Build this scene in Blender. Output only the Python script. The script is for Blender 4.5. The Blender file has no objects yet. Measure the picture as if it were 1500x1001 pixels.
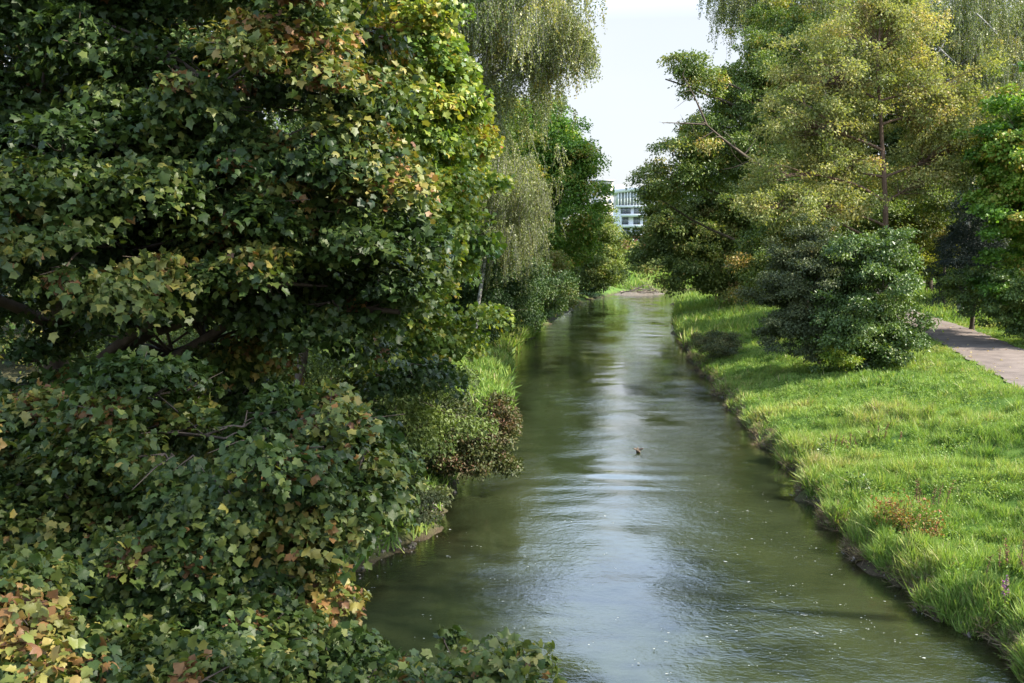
import bpy, math, numpy as np
from math import radians, pi

sc = bpy.context.scene
COL = sc.collection
# ------------------------------------------------------------------ camera frame
F = 1458.0
HC = 7.5
PITCH = math.atan((500.5 - 368.0) / F)
CP, SP = math.cos(PITCH), math.sin(PITCH)


def at(px, py, Y):
    """a place in the world at distance Y on the sight line of a photo pixel"""
    a = (px - 750.0) / F
    b = (500.5 - py) / F
    dy = CP + b * SP
    dz = -SP + b * CP
    t = Y / dy
    return np.array([a * t, Y, HC + dz * t])


# ------------------------------------------------------------------ small noise
def rng(seed):
    return np.random.default_rng(seed)


class Noise:
    def __init__(self, seed, dim, scale, n=18):
        r = rng(seed)
        d = r.normal(size=(n, dim))
        d /= np.linalg.norm(d, axis=1)[:, None]
        f = np.exp(r.uniform(-0.6, 0.9, n)) * 2 * pi / scale
        self.k = d * f[:, None]
        self.p = r.uniform(0, 2 * pi, n)
        self.a = 1 / np.sqrt(f / f.min())
        self.n = np.sqrt((self.a ** 2).sum() / 2)

    def __call__(self, P):
        P = np.atleast_2d(P)
        out = np.zeros(len(P))
        for k, p, a in zip(self.k, self.p, self.a):
            out += a * np.sin(P @ k + p)
        return out / self.n      # about unit variance


def unit(v):
    return v / np.maximum(np.linalg.norm(v, axis=-1, keepdims=True), 1e-9)


# ------------------------------------------------------------------ mesh building
class Geo:
    def __init__(self):
        self.V, self.F, self.A, self.n = [], [], [], 0

    def add(self, V, Fs, tint=None):
        V = np.asarray(V, dtype=np.float32).reshape(-1, 3)
        if not isinstance(Fs, (list, tuple)):
            Fs = [Fs]
        for f in Fs:
            f = np.asarray(f, dtype=np.int32)
            if len(f):
                self.F.append(f + self.n)
        if tint is None:
            tint = np.zeros(len(V))
        self.A.append(np.broadcast_to(np.asarray(tint, dtype=np.float32), (len(V),)))
        self.V.append(V)
        self.n += len(V)

    def build(self, name, mat, parent=None, smooth=False):
        me = bpy.data.meshes.new(name)
        if self.n:
            V = np.concatenate(self.V)
            nl = sum(f.size for f in self.F)
            np_ = sum(len(f) for f in self.F)
            me.vertices.add(len(V))
            me.vertices.foreach_set('co', V.ravel())
            me.loops.add(nl)
            me.loops.foreach_set('vertex_index', np.concatenate([f.ravel() for f in self.F]))
            me.polygons.add(np_)
            tot = np.concatenate([np.full(len(f), f.shape[1], dtype=np.int32) for f in self.F])
            st = np.concatenate([[0], np.cumsum(tot)[:-1]]).astype(np.int32)
            me.polygons.foreach_set('loop_start', st)
            if smooth:
                me.polygons.foreach_set('use_smooth', np.ones(np_, dtype=bool))
            at_ = me.attributes.new('tint', 'FLOAT', 'POINT')
            at_.data.foreach_set('value', np.concatenate(self.A).astype(np.float32))
            me.update(calc_edges=True)
        me.materials.append(mat)
        o = bpy.data.objects.new(name, me)
        COL.objects.link(o)
        if parent is not None:
            o.parent = parent
            o.location = -np.array(parent.location)
        return o


def box(g, c, s, rz=0.0, tint=0.0, rx=0.0):
    c = np.array(c, float)
    s = np.array(s, float) / 2
    v = np.array([[x, y, z] for z in (-1, 1) for y in (-1, 1) for x in (-1, 1)]) * s
    if rx:
        ca, sa = math.cos(rx), math.sin(rx)
        v = np.stack([v[:, 0], v[:, 1] * ca - v[:, 2] * sa, v[:, 1] * sa + v[:, 2] * ca], 1)
    ca, sa = math.cos(rz), math.sin(rz)
    v = np.stack([v[:, 0] * ca - v[:, 1] * sa, v[:, 0] * sa + v[:, 1] * ca, v[:, 2]], 1)
    g.add(v + c, np.array([[0, 2, 3, 1], [4, 5, 7, 6], [0, 1, 5, 4], [2, 6, 7, 3], [0, 4, 6, 2], [1, 3, 7, 5]]), tint)


def tube(g, P, R, n=5, tint=0.0, cap=False):
    P = np.asarray(P, float)
    R = np.asarray(R, float)
    k = len(P)
    T = unit(np.gradient(P, axis=0))
    up = np.array([0.31, 0.17, 0.93])
    X = unit(np.cross(T, up))
    Y = np.cross(T, X)
    a = np.arange(n) * 2 * pi / n
    V = P[:, None, :] + R[:, None, None] * (np.cos(a)[None, :, None] * X[:, None, :] + np.sin(a)[None, :, None] * Y[:, None, :])
    i = np.arange(k - 1)[:, None] * n
    j = np.arange(n)[None, :]
    j2 = (j + 1) % n
    Q = np.stack([i + j, i + j2, i + n + j2, i + n + j], -1).reshape(-1, 4)
    g.add(V.reshape(-1, 3), Q, tint)


def tubes3(g, P, R, tint=0.0):
    """many thin three sided twigs at once: P (m,k,3), R (k,)"""
    m, k, _ = P.shape
    if m == 0:
        return
    T = unit(np.gradient(P, axis=1))
    X = unit(np.cross(T, np.array([0.31, 0.57, 0.33])))
    Y = np.cross(T, X)
    a = np.arange(3) * 2 * pi / 3
    R = np.asarray(R)[None, :, None, None]
    V = P[:, :, None, :] + R * (np.cos(a)[:, None] * X[:, :, None, :] + np.sin(a)[:, None] * Y[:, :, None, :])
    base = (np.arange(m) * k * 3)[:, None, None]
    i = (np.arange(k - 1) * 3)[None, :, None]
    j = np.arange(3)[None, None, :]
    j2 = (j + 1) % 3
    Q = np.stack([base + i + j, base + i + j2, base + i + 3 + j2, base + i + 3 + j], -1).reshape(-1, 4)
    g.add(V.reshape(-1, 3), Q, tint)


def bez(a, b, sag, n, r, wob=0.0):
    t = np.linspace(0, 1, n)[:, None]
    m = (a + b) / 2 + np.array([0, 0, sag]) + r.normal(size=3) * wob * np.linalg.norm(b - a)
    P = (1 - t) ** 2 * a + 2 * t * (1 - t) * m + t ** 2 * b
    P[1:-1] += r.normal(size=(n - 2, 3)) * wob * 0.25 * np.linalg.norm(b - a) / n
    return P


# ------------------------------------------------------------------ leaf shapes (x across, y along, z up), unit length
def fan(out, c):
    n = len(out)
    V = np.array([c] + out, float)
    Fm = np.array([[0, 1 + i, 1 + (i + 1) % n] for i in range(n)])
    return V, Fm


_mh = [(.16, -.08, .0), (.44, -.04, -.12), (.40, .18, -.04), (.64, .46, -.16), (.36, .56, -.04), (.27, .76, -.07)]
MAPLE = fan([(0, .0, 0)] + _mh + [(0, 1.0, -.16)] + [(-x, y, z) for x, y, z in _mh[::-1]], (0, .30, .05))
_mh2 = [(.44, .0, -.08), (.38, .22, 0), (.58, .50, -.1), (.30, .62, 0)]
MAPLE2 = fan([(0, .0, 0)] + _mh2 + [(0, 1.0, -.12)] + [(-x, y, z) for x, y, z in _mh2[::-1]], (0, .32, .05))
OVAL = (np.array([(0, 0, 0), (.30, .38, .10), (0, .5, 0.0), (-.30, .38, .10), (.2, .78, .03), (0, 1, -.12), (-.2, .78, .03)], float),
        np.array([(0, 1, 2), (0, 2, 3), (1, 4, 2), (2, 6, 3), (2, 4, 5), (2, 5, 6)]))
DIAM = (np.array([(0, 0, 0), (.34, .45, .12), (0, 1, -.06), (-.34, .45, .12)], float), np.array([(0, 1, 2), (0, 2, 3)]))
NARROW = (np.array([(0, 0, 0), (.13, .45, .05), (0, 1, -.1), (-.13, .45, .05)], float), np.array([(0, 1, 2), (0, 2, 3)]))


LR = np.random.default_rng(4242)


def leaves(g, shape, P, N, A, S, tint):
    """put one leaf at each P, with normal N, pointing to A, length S"""
    V0, F0 = shape
    A = unit(A)
    N = unit(N - (N * A).sum(1, keepdims=True) * A)
    X = np.cross(A, N)
    S = np.asarray(S)[:, None, None]
    m = len(P)
    curl = LR.uniform(-.5, 2.6, m)[:, None, None]
    fold = LR.uniform(-.1, .45, m)[:, None, None] * np.abs(V0[None, :, 0, None])
    wid = LR.uniform(.72, 1.08, m)[:, None, None]
    skew = LR.normal(0, .12, m)[:, None, None]
    V = P[:, None, :] + S * ((wid * V0[None, :, 0, None] + skew * V0[None, :, 1, None]) * X[:, None, :] + V0[None, :, 1, None] * A[:, None, :] + (curl * V0[None, :, 2, None] + fold) * N[:, None, :])
    k = len(V0)
    Fm = (np.arange(len(P)) * k)[:, None, None] + F0[None]
    g.add(V.reshape(-1, 3), Fm.reshape(-1, 3), np.repeat(tint, k))


# ------------------------------------------------------------------ materials
def newmat(name):
    m = bpy.data.materials.new(name)
    m.use_nodes = True
    nt = m.node_tree
    nt.nodes.clear()
    return m, nt


def N(nt, t, **kw):
    n = nt.nodes.new(t)
    for k, v in kw.items():
        if k in n.inputs:
            n.inputs[k].default_value = v
        else:
            setattr(n, k, v)
    return n


def L(nt, a, b):
    nt.links.new(a, b)


def ramp(nt, stops, interp='LINEAR'):
    r = nt.nodes.new('ShaderNodeValToRGB')
    r.color_ramp.interpolation = interp
    e = r.color_ramp.elements
    while len(e) > 1:
        e.remove(e[-1])
    e[0].position = stops[0][0]
    e[0].color = (*stops[0][1], 1)
    for p, c in stops[1:]:
        x = e.new(p)
        x.color = (*c, 1)
    return r


MB = {'maple_leaf': .84, 'shrub_leaf': .98, 'grey_leaf': .92, 'ash_leaf': 1.38, 'dark_leaf': 1.25, 'oak_leaf': 1.22, 'woodland_leaf': 1.2, 'brownish_leaf': 1.15, 'golden_leaf': 1.06, 'birch_leaf': 1.08}


def leafmat(name, stops, transl=.32, rough=.5, spec=.3, tg=(1.25, 1.35, .5)):
    m, nt = newmat(name)
    a = N(nt, 'ShaderNodeAttribute', attribute_name='tint')
    r = ramp(nt, stops)
    L(nt, a.outputs['Fac'], r.inputs[0])
    co = N(nt, 'ShaderNodeTexCoord')
    no = N(nt, 'ShaderNodeTexNoise', Scale=9.0, Detail=3.0)
    L(nt, co.outputs['Object'], no.inputs['Vector'])
    hs = N(nt, 'ShaderNodeHueSaturation')
    mr = N(nt, 'ShaderNodeMapRange')
    mr.inputs['From Min'].default_value = .3
    mr.inputs['From Max'].default_value = .7
    mr.inputs['To Min'].default_value = .75
    mr.inputs['To Max'].default_value = 1.25
    L(nt, no.outputs['Fac'], mr.inputs['Value'])
    L(nt, mr.outputs[0], hs.inputs['Value'])
    L(nt, r.outputs[0], hs.inputs['Color'])
    p = N(nt, 'ShaderNodeBsdfPrincipled', Roughness=rough)
    p.inputs['Specular IOR Level'].default_value = spec
    L(nt, hs.outputs[0], p.inputs['Base Color'])
    if not name.startswith(('straw', 'fallen', 'juniper', 'grass')):
        for e in r.color_ramp.elements:
            c = e.color
            k = (1.12, 1.16, 1.05) if name.startswith(('golden', 'brownish', 'yellowing', 'reddish')) else (1.35, 1.16, .95)
            k = tuple(q * MB.get(name, 1) for q in k)
            e.color = (c[0] * k[0], c[1] * k[1], c[2] * k[2], 1)
    t = N(nt, 'ShaderNodeBsdfTranslucent')
    mx = N(nt, 'ShaderNodeMix', data_type='RGBA', blend_type='MULTIPLY')
    mx.inputs['Factor'].default_value = 1
    L(nt, hs.outputs[0], mx.inputs[6])
    mx.inputs[7].default_value = (*tg, 1)
    L(nt, mx.outputs[2], t.inputs['Color'])
    ms = N(nt, 'ShaderNodeMixShader', Fac=transl)
    L(nt, p.outputs[0], ms.inputs[1])
    L(nt, t.outputs[0], ms.inputs[2])
    o = N(nt, 'ShaderNodeOutputMaterial')
    L(nt, ms.outputs[0], o.inputs[0])
    return m


def barkmat(name, c1, c2, scale=6.0, stretch=(1, 1, .25), bump=.5):
    m, nt = newmat(name)
    co = N(nt, 'ShaderNodeTexCoord')
    mp = N(nt, 'ShaderNodeMapping')
    mp.inputs['Scale'].default_value = stretch
    L(nt, co.outputs['Object'], mp.inputs[0])
    no = N(nt, 'ShaderNodeTexNoise', Scale=scale, Detail=6.0, Roughness=.65)
    L(nt, mp.outputs[0], no.inputs['Vector'])
    r = ramp(nt, [(.35, c1), (.65, c2)])
    L(nt, no.outputs['Fac'], r.inputs[0])
    b = N(nt, 'ShaderNodeBump', Strength=bump, Distance=.05)
    L(nt, no.outputs['Fac'], b.inputs['Height'])
    p = N(nt, 'ShaderNodeBsdfPrincipled', Roughness=.85)
    L(nt, r.outputs[0], p.inputs['Base Color'])
    L(nt, b.outputs[0], p.inputs['Normal'])
    o = N(nt, 'ShaderNodeOutputMaterial')
    L(nt, p.outputs[0], o.inputs[0])
    return m


def plain(name, c, rough=.7, var=.15, scale=2.0, metallic=0.0, spec=.4):
    m, nt = newmat(name)
    co = N(nt, 'ShaderNodeTexCoord')
    no = N(nt, 'ShaderNodeTexNoise', Scale=scale, Detail=5.0, Roughness=.6)
    L(nt, co.outputs['Object'], no.inputs['Vector'])
    r = ramp(nt, [(.3, tuple(x * (1 - var) for x in c)), (.7, tuple(min(1, x * (1 + var)) for x in c))])
    L(nt, no.outputs['Fac'], r.inputs[0])
    p = N(nt, 'ShaderNodeBsdfPrincipled', Roughness=rough, Metallic=metallic)
    p.inputs['Specular IOR Level'].default_value = spec
    L(nt, r.outputs[0], p.inputs['Base Color'])
    o = N(nt, 'ShaderNodeOutputMaterial')
    L(nt, p.outputs[0], o.inputs[0])
    return m


M = {}
# tint 0 ... 1 runs from the darkest healthy leaf to the scorched one
M['maple'] = leafmat('maple_leaf', [(0, (.026, .058, .018)), (.35, (.050, .095, .026)), (.62, (.12, .165, .045)), (.78, (.26, .26, .08)), (.88, (.25, .155, .065)), (1, (.15, .088, .055))], .26, .46, .32)
M['maple_yellow'] = leafmat('yellowing_leaf', [(0, (.06, .12, .025)), (.35, (.14, .20, .038)), (.6, (.27, .29, .05)), (.8, (.38, .27, .05)), (1, (.34, .14, .05))], .32, .42, .45)
M['birch'] = leafmat('birch_leaf', [(0, (.10, .15, .06)), (.5, (.17, .22, .08)), (.85, (.26, .27, .10)), (1, (.33, .27, .09))], .28, .4, .5)
M['ash'] = leafmat('ash_leaf', [(0, (.035, .095, .018)), (.5, (.075, .165, .026)), (.85, (.14, .21, .04)), (1, (.22, .19, .05))], .35, .45, .4)
M['brownish'] = leafmat('brownish_leaf', [(0, (.085, .115, .035)), (.4, (.150, .185, .048)), (.7, (.22, .20, .06)), (1, (.25, .16, .07))], .28, .5, .3)
M['oak'] = leafmat('oak_leaf', [(0, (.055, .105, .028)), (.5, (.105, .165, .042)), (.8, (.19, .21, .055)), (1, (.28, .21, .07))], .28, .42, .45)
M['golden'] = leafmat('golden_leaf', [(0, (.15, .175, .065)), (.4, (.265, .26, .105)), (.75, (.36, .305, .13)), (1, (.36, .24, .11))], .36, .5, .3)
M['shrub'] = leafmat('shrub_leaf', [(0, (.045, .090, .030)), (.5, (.080, .150, .045)), (.85, (.13, .20, .05)), (1, (.17, .20, .05))], .24, .42, .45)
M['greyshrub'] = leafmat('grey_leaf', [(0, (.055, .085, .045)), (.5, (.095, .130, .062)), (.85, (.14, .165, .075)), (1, (.19, .17, .08))], .22, .5, .35)
M['red'] = leafmat('reddish_leaf', [(0, (.040, .050, .018)), (.35, (.075, .090, .028)), (.65, (.11, .070, .035)), (1, (.13, .050, .035))], .25, .5, .3)
M['lime'] = leafmat('lime_leaf', [(0, (.07, .15, .02)), (.5, (.14, .23, .03)), (1, (.25, .28, .05))], .42, .45, .4)
M['dark'] = leafmat('dark_leaf', [(0, (.020, .050, .016)), (.5, (.040, .085, .024)), (.85, (.08, .12, .03)), (1, (.14, .13, .04))], .22, .45, .4)
M['wood'] = leafmat('woodland_leaf', [(0, (.035, .070, .022)), (.5, (.065, .110, .030)), (.85, (.12, .15, .04)), (1, (.18, .16, .05))], .28, .5, .3)
M['grass'] = leafmat('grass_blade', [(0, (.085, .17, .035)), (.35, (.20, .315, .066)), (.65, (.30, .385, .095)), (.85, (.37, .38, .13)), (1, (.42, .35, .19))], .34, .5, .3, (1.2, 1.25, .5))
M['bark'] = barkmat('bark', (.045, .032, .022), (.12, .09, .065))
M['barkred'] = barkmat('reddish_bark', (.07, .04, .025), (.18, .11, .07), 8)
M['barkpale'] = barkmat('pale_bark', (.18, .16, .13), (.36, .33, .28), 7)
M['birchbark'] = barkmat('birch_bark', (.05, .045, .04), (.48, .46, .42), 3.0, (1, 1, 2.5), .3)

# ------------------------------------------------------------------ river shape
LB = np.array([(-6.2, -12), (-5.6, 4), (-5.2, 13), (-4.3, 18), (-3.35, 22.2), (-2.2, 27), (-1.4, 33), (-.5, 40), (-.4, 48), (-.6, 55), (-.2, 72), (2.4, 97), (6.0, 119),
               (11.5, 152), (17.5, 172), (22, 183), (30, 192), (50, 203), (130, 212)], float)
RB = np.array([(9.6, -12), (9.1, 5), (8.95, 17.7), (8.8, 21.8), (8.9, 26.5), (9.5, 32), (10.2, 43), (11.5, 57), (14.2, 83), (18.2, 112), (23.4, 142),
               (33, 172), (50, 187), (130, 193)], float)


def seg_dist(P, Q):
    """distance from P (n,2) to the polyline Q"""
    d = np.full(len(P), 1e9)
    for a, b in zip(Q[:-1], Q[1:]):
        ab = b - a
        t = np.clip(((P - a) @ ab) / (ab @ ab), 0, 1)
        d = np.minimum(d, np.hypot(*(P - a - t[:, None] * ab).T))
    return d


def inside(P, Q):
    c = np.zeros(len(P), bool)
    for a, b in zip(Q, np.roll(Q, -1, 0)):
        if a[1] == b[1]:
            continue
        k = ((a[1] > P[:, 1]) != (b[1] > P[:, 1])) & (P[:, 0] < (b[0] - a[0]) * (P[:, 1] - a[1]) / (b[1] - a[1]) + a[0])
        c ^= k
    return c


POLY = np.concatenate([LB, RB[::-1]])
nz_edge = Noise(3, 2, 5.0)
nz_edge2 = Noise(4, 2, 1.3)
nz_hump = Noise(5, 2, 9.0)
nz_small = Noise(6, 2, 1.6)
nz_big = Noise(7, 2, 40.0)


def river(P):
    """signed distance to the water's edge (positive on land) and True on the left bank"""
    dl, dr = seg_dist(P, LB), seg_dist(P, RB)
    d = np.minimum(dl, dr)
    d = np.where(inside(P, POLY), -d, d)
    d = d + .30 * nz_edge(P) + .15 * nz_edge2(P)
    return d, dl < dr


PATH = np.array([(10.8, 3), (14.2, 16), (21.2, 36.0), (24.1, 47), (27.0, 58), (29.6, 68), (32.0, 80), (36, 97), (46, 125), (70, 170)], float)  # near edge of the footpath shifted to its middle
PATHW = 1.95


def sm(a, b, x):
    t = np.clip((x - a) / (b - a), 0, 1)
    return t * t * (3 - 2 * t)


def height(P, with_path=True):
    P = np.atleast_2d(P).astype(float)
    d, left = river(P)
    y = P[:, 1]
    land = .10 + .48 * sm(-.05, .75, d) + .42 * sm(.5, 3.5, d) + .9 * sm(2, 10, d)
    land_l = .06 + .45 * sm(0, .8, d) + .55 * sm(.5, 4, d) + 1.4 * sm(3, 12, d)
    land = np.where(left, land_l, land)
    land += (.08 * nz_hump(P) + .05 * nz_small(P)) * sm(0, 2, d)
    land += .5 * sm(15, 60, d) + .3 * nz_big(P) * sm(20, 60, d)
    # embankment that closes the view behind the bend
    land += np.where(left, 2.7 * sm(196, 240, y) + 1.0 * sm(240, 330, y), 0)
    if with_path:
        dp = seg_dist(P, PATH)
        flat = 1.98 + .002 * y
        w = 1 - sm(PATHW, PATHW + 1.6, dp)
        land = np.where(left, land, land * (1 - w) + flat * w)
        # grassy bank beyond the path
        right_of = (~left) & (P[:, 0] > np.interp(y, PATH[:, 1], PATH[:, 0]))
        land += np.where(right_of, 1.0 * sm(PATHW + .2, PATHW + 5, dp), 0)
    bed = -.04 - .30 * sm(0, 1.6, -d) - .9 * sm(1, 5, -d)
    return np.where(d > 0, land, np.minimum(bed, land))


def hz(x, y):
    return float(height(np.array([[x, y]]))[0])


def grow(a, b, s0, k):
    out = [a]
    while out[-1] < b:
        out.append(out[-1] + max(s0, k * abs(out[-1])))
    return np.array(out)


def grid(g, X, Y, zf, tintf=None):
    XX, YY = np.meshgrid(X, Y)
    P = np.stack([XX.ravel(), YY.ravel()], 1)
    Z = zf(P)
    nx, ny = len(X), len(Y)
    i = np.arange(ny - 1)[:, None] * nx + np.arange(nx - 1)[None]
    Q = np.stack([i, i + 1, i + nx + 1, i + nx], -1).reshape(-1, 4)
    g.add(np.concatenate([P, Z[:, None]], 1), Q, tintf(P) if tintf else None)
    return P


# ------------------------------------------------------------------ setting: ground
def setting():
    # soil, litter and turf
    m, nt = newmat('turf')
    co = N(nt, 'ShaderNodeTexCoord')
    n1 = N(nt, 'ShaderNodeTexNoise', Scale=.35, Detail=6.0, Roughness=.6)
    n2 = N(nt, 'ShaderNodeTexNoise', Scale=14.0, Detail=8.0, Roughness=.75)
    n3 = N(nt, 'ShaderNodeTexNoise', Scale=2.2, Detail=4.0)
    for n in (n1, n2, n3):
        L(nt, co.outputs['Object'], n.inputs['Vector'])
    r1 = ramp(nt, [(.3, (.045, .095, .018)), (.5, (.085, .16, .025)), (.7, (.13, .20, .035))])
    ad = N(nt, 'ShaderNodeMath', operation='MULTIPLY_ADD')
    L(nt, n2.outputs['Fac'], ad.inputs[0])
    ad.inputs[1].default_value = .8
    L(nt, n1.outputs['Fac'], ad.inputs[2])
    sb = N(nt, 'ShaderNodeMath', operation='SUBTRACT')
    L(nt, ad.outputs[0], sb.inputs[0])
    sb.inputs[1].default_value = .4
    L(nt, sb.outputs[0], r1.inputs[0])
    r2 = ramp(nt, [(.3, (.035, .028, .018)), (.55, (.085, .065, .04)), (.75, (.16, .125, .08))])
    L(nt, n2.outputs['Fac'], r2.inputs[0])
    a = N(nt, 'ShaderNodeAttribute', attribute_name='tint')   # 1 where the soil is bare
    mx = N(nt, 'ShaderNodeMix', data_type='RGBA')
    L(nt, a.outputs['Fac'], mx.inputs['Factor'])
    L(nt, r1.outputs[0], mx.inputs[6])
    L(nt, r2.outputs[0], mx.inputs[7])
    b = N(nt, 'ShaderNodeBump', Strength=.8, Distance=.06)
    L(nt, n2.outputs['Fac'], b.inputs['Height'])
    p = N(nt, 'ShaderNodeBsdfPrincipled', Roughness=.95)
    p.inputs['Specular IOR Level'].default_value = .15
    L(nt, mx.outputs[2], p.inputs['Base Color'])
    L(nt, b.outputs[0], p.inputs['Normal'])
    o = N(nt, 'ShaderNodeOutputMaterial')
    L(nt, p.outputs[0], o.inputs[0])

    X = np.concatenate([-grow(6, 420, .5, .05)[::-1], np.arange(-5.6, 24, .3), grow(24, 480, .4, .04)])
    Y = np.concatenate([np.arange(-12, 60, .35), grow(60, 2600, .5, .012)])
    g = Geo()

    def bare(P):
        d, left = river(P)
        t = 1 - sm(.05, .55, d)
        wood = np.where(left, sm(.8, 2.5, d) * np.where((P[:, 1] > 44) & (P[:, 1] < 62) & (P[:, 0] > -6), .0, .85), 0)
        wood = np.where(P[:, 1] > 160, 0, wood)
        return np.maximum(t, wood)

    grid(g, X, Y, height, bare)
    ob = g.build('ground', m, smooth=True)
    ob['kind'] = 'structure'

    # footpath of worn asphalt
    m, nt = newmat('path_asphalt')
    co = N(nt, 'ShaderNodeTexCoord')
    n1 = N(nt, 'ShaderNodeTexNoise', Scale=1.1, Detail=6.0, Roughness=.65)
    n2 = N(nt, 'ShaderNodeTexNoise', Scale=60.0, Detail=3.0)
    for n in (n1, n2):
        L(nt, co.outputs['Object'], n.inputs['Vector'])
    r = ramp(nt, [(.3, (.10, .078, .066)), (.5, (.165, .130, .110)), (.75, (.225, .182, .155))])
    ad = N(nt, 'ShaderNodeMath', operation='MULTIPLY_ADD')
    L(nt, n2.outputs['Fac'], ad.inputs[0])
    ad.inputs[1].default_value = .35
    L(nt, n1.outputs['Fac'], ad.inputs[2])
    s2 = N(nt, 'ShaderNodeMath', operation='SUBTRACT')
    L(nt, ad.outputs[0], s2.inputs[0])
    s2.inputs[1].default_value = .17
    L(nt, s2.outputs[0], r.inputs[0])
    b = N(nt, 'ShaderNodeBump', Strength=.4, Distance=.01)
    L(nt, n2.outputs['Fac'], b.inputs['Height'])
    p = N(nt, 'ShaderNodeBsdfPrincipled', Roughness=.9)
    L(nt, r.outputs[0], p.inputs['Base Color'])
    L(nt, b.outputs[0], p.inputs['Normal'])
    o = N(nt, 'ShaderNodeOutputMaterial')
    L(nt, p.outputs[0], o.inputs[0])
    t = np.linspace(0, 1, 500)
    cum = np.concatenate([[0], np.cumsum(np.hypot(*np.diff(PATH, axis=0).T))])
    cx = np.interp(t * cum[-1], cum, PATH[:, 0])
    cy = np.interp(t * cum[-1], cum, PATH[:, 1])
    k = np.ones(25) / 25
    cxs = np.convolve(np.pad(cx, 12, mode='edge'), k, 'valid')
    cys = np.convolve(np.pad(cy, 12, mode='edge'), k, 'valid')
    C = np.stack([cxs, cys], 1)
    T = unit(np.gradient(C, axis=0))
    Nn = np.stack([T[:, 1], -T[:, 0]], 1)
    u = np.linspace(-1, 1, 9)
    ew = 1 + .04 * np.sin(C[:, 1] * 1.3)[:, None] + .03 * np.sin(C[:, 1] * 3.1 + 1)[:, None]
    Pp = C[:, None, :] + Nn[:, None, :] * (u[None, :, None] * (PATHW - .05) * ew[:, :, None])
    Pf = Pp.reshape(-1, 2)
    Zc = height(C).repeat(9) * 0 + (1.98 + .002 * Pf[:, 1]) + .055 + .03 * (1 - np.tile(u, len(C)) ** 2)
    i = np.arange(len(C) - 1)[:, None] * 9 + np.arange(8)[None]
    Q = np.stack([i, i + 1, i + 10, i + 9], -1).reshape(-1, 4)
    g = Geo()
    g.add(np.concatenate([Pf, Zc[:, None]], 1), Q)
    ob = g.build('footpath', m, smooth=True)
    ob['kind'] = 'structure'

    # water: murky green, clearer in the shallows, rippled surface
    m, nt = newmat('river_water')
    co = N(nt, 'ShaderNodeTexCoord')

    def wav(scale, det, rough, stretch, dist=0.0):
        mp = N(nt, 'ShaderNodeMapping')
        mp.inputs['Scale'].default_value = stretch
        L(nt, co.outputs['Object'], mp.inputs[0])
        n = N(nt, 'ShaderNodeTexNoise', Scale=scale, Detail=det, Roughness=rough, Distortion=dist)
        L(nt, mp.outputs[0], n.inputs['Vector'])
        return n.outputs['Fac']

    big = wav(.55, 2.0, .5, (1, .8, 1), .4)
    mid = wav(2.6, 3.0, .55, (1, 1.5, 1), .6)
    fine = wav(9.0, 3.0, .6, (1, 1.3, 1), .3)
    calm = wav(.16, 2.0, .5, (1.6, .7, 1))
    # ruffled and calm patches
    cr = N(nt, 'ShaderNodeMapRange')
    cr.inputs['From Min'].default_value = .38
    cr.inputs['From Max'].default_value = .62
    cr.inputs['To Min'].default_value = .25
    cr.inputs['To Max'].default_value = 1.25
    L(nt, calm, cr.inputs['Value'])

    def mul(a_, v):
        x = N(nt, 'ShaderNodeMath', operation='MULTIPLY')
        if hasattr(a_, 'links'):
            L(nt, a_, x.inputs[0])
        if hasattr(v, 'links'):
            L(nt, v, x.inputs[1])
        else:
            x.inputs[1].default_value = v
        return x.outputs[0]

    def add(a_, b_):
        x = N(nt, 'ShaderNodeMath', operation='ADD')
        L(nt, a_, x.inputs[0])
        L(nt, b_, x.inputs[1])
        return x.outputs[0]

    h = add(mul(big, .020), mul(mul(mid, .0135), cr.outputs[0]))
    h = add(h, mul(mul(fine, .0068), cr.outputs[0]))
    b = N(nt, 'ShaderNodeBump', Strength=1.0, Distance=1.0)
    L(nt, h, b.inputs['Height'])
    silt = wav(.5, 5.0, .6, (1, .5, 1), .8)
    rs = ramp(nt, [(.3, (.025, .034, .014)), (.7, (.041, .052, .022))])
    L(nt, silt, rs.inputs[0])
    body = N(nt, 'ShaderNodeBsdfDiffuse')
    L(nt, rs.outputs[0], body.inputs['Color'])
    clear = N(nt, 'ShaderNodeBsdfTransparent')
    clear.inputs['Color'].default_value = (.75, .72, .5, 1)
    a = N(nt, 'ShaderNodeAttribute', attribute_name='tint')   # water depth in metres
    ex = N(nt, 'ShaderNodeMath', operation='MULTIPLY')
    L(nt, a.outputs['Fac'], ex.inputs[0])
    ex.inputs[1].default_value = -4.5
    e2 = N(nt, 'ShaderNodeMath', operation='EXPONENT')
    L(nt, ex.outputs[0], e2.inputs[0])
    m1 = N(nt, 'ShaderNodeMixShader')
    L(nt, e2.outputs[0], m1.inputs[0])
    L(nt, body.outputs[0], m1.inputs[1])
    L(nt, clear.outputs[0], m1.inputs[2])
    gl = N(nt, 'ShaderNodeBsdfGlossy', Roughness=.02)
    L(nt, b.outputs[0], gl.inputs['Normal'])
    fr = N(nt, 'ShaderNodeFresnel', IOR=1.33)
    L(nt, b.outputs[0], fr.inputs['Normal'])
    fm = N(nt, 'ShaderNodeMath', operation='MULTIPLY')
    fm.use_clamp = True
    L(nt, fr.outputs[0], fm.inputs[0])
    fm.inputs[1].default_value = 1.7
    m2 = N(nt, 'ShaderNodeMixShader')
    L(nt, fm.outputs[0], m2.inputs[0])
    L(nt, m1.outputs[0], m2.inputs[1])
    L(nt, gl.outputs[0], m2.inputs[2])
    o = N(nt, 'ShaderNodeOutputMaterial')
    L(nt, m2.outputs[0], o.inputs[0])
    X = np.arange(-8, 135, .5)
    X = np.concatenate([np.arange(-8, 14, .16), np.arange(14, 135, .6)])
    Y = np.concatenate([np.arange(-11, 50, .16), grow(50, 214, .3, .008)])
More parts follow.
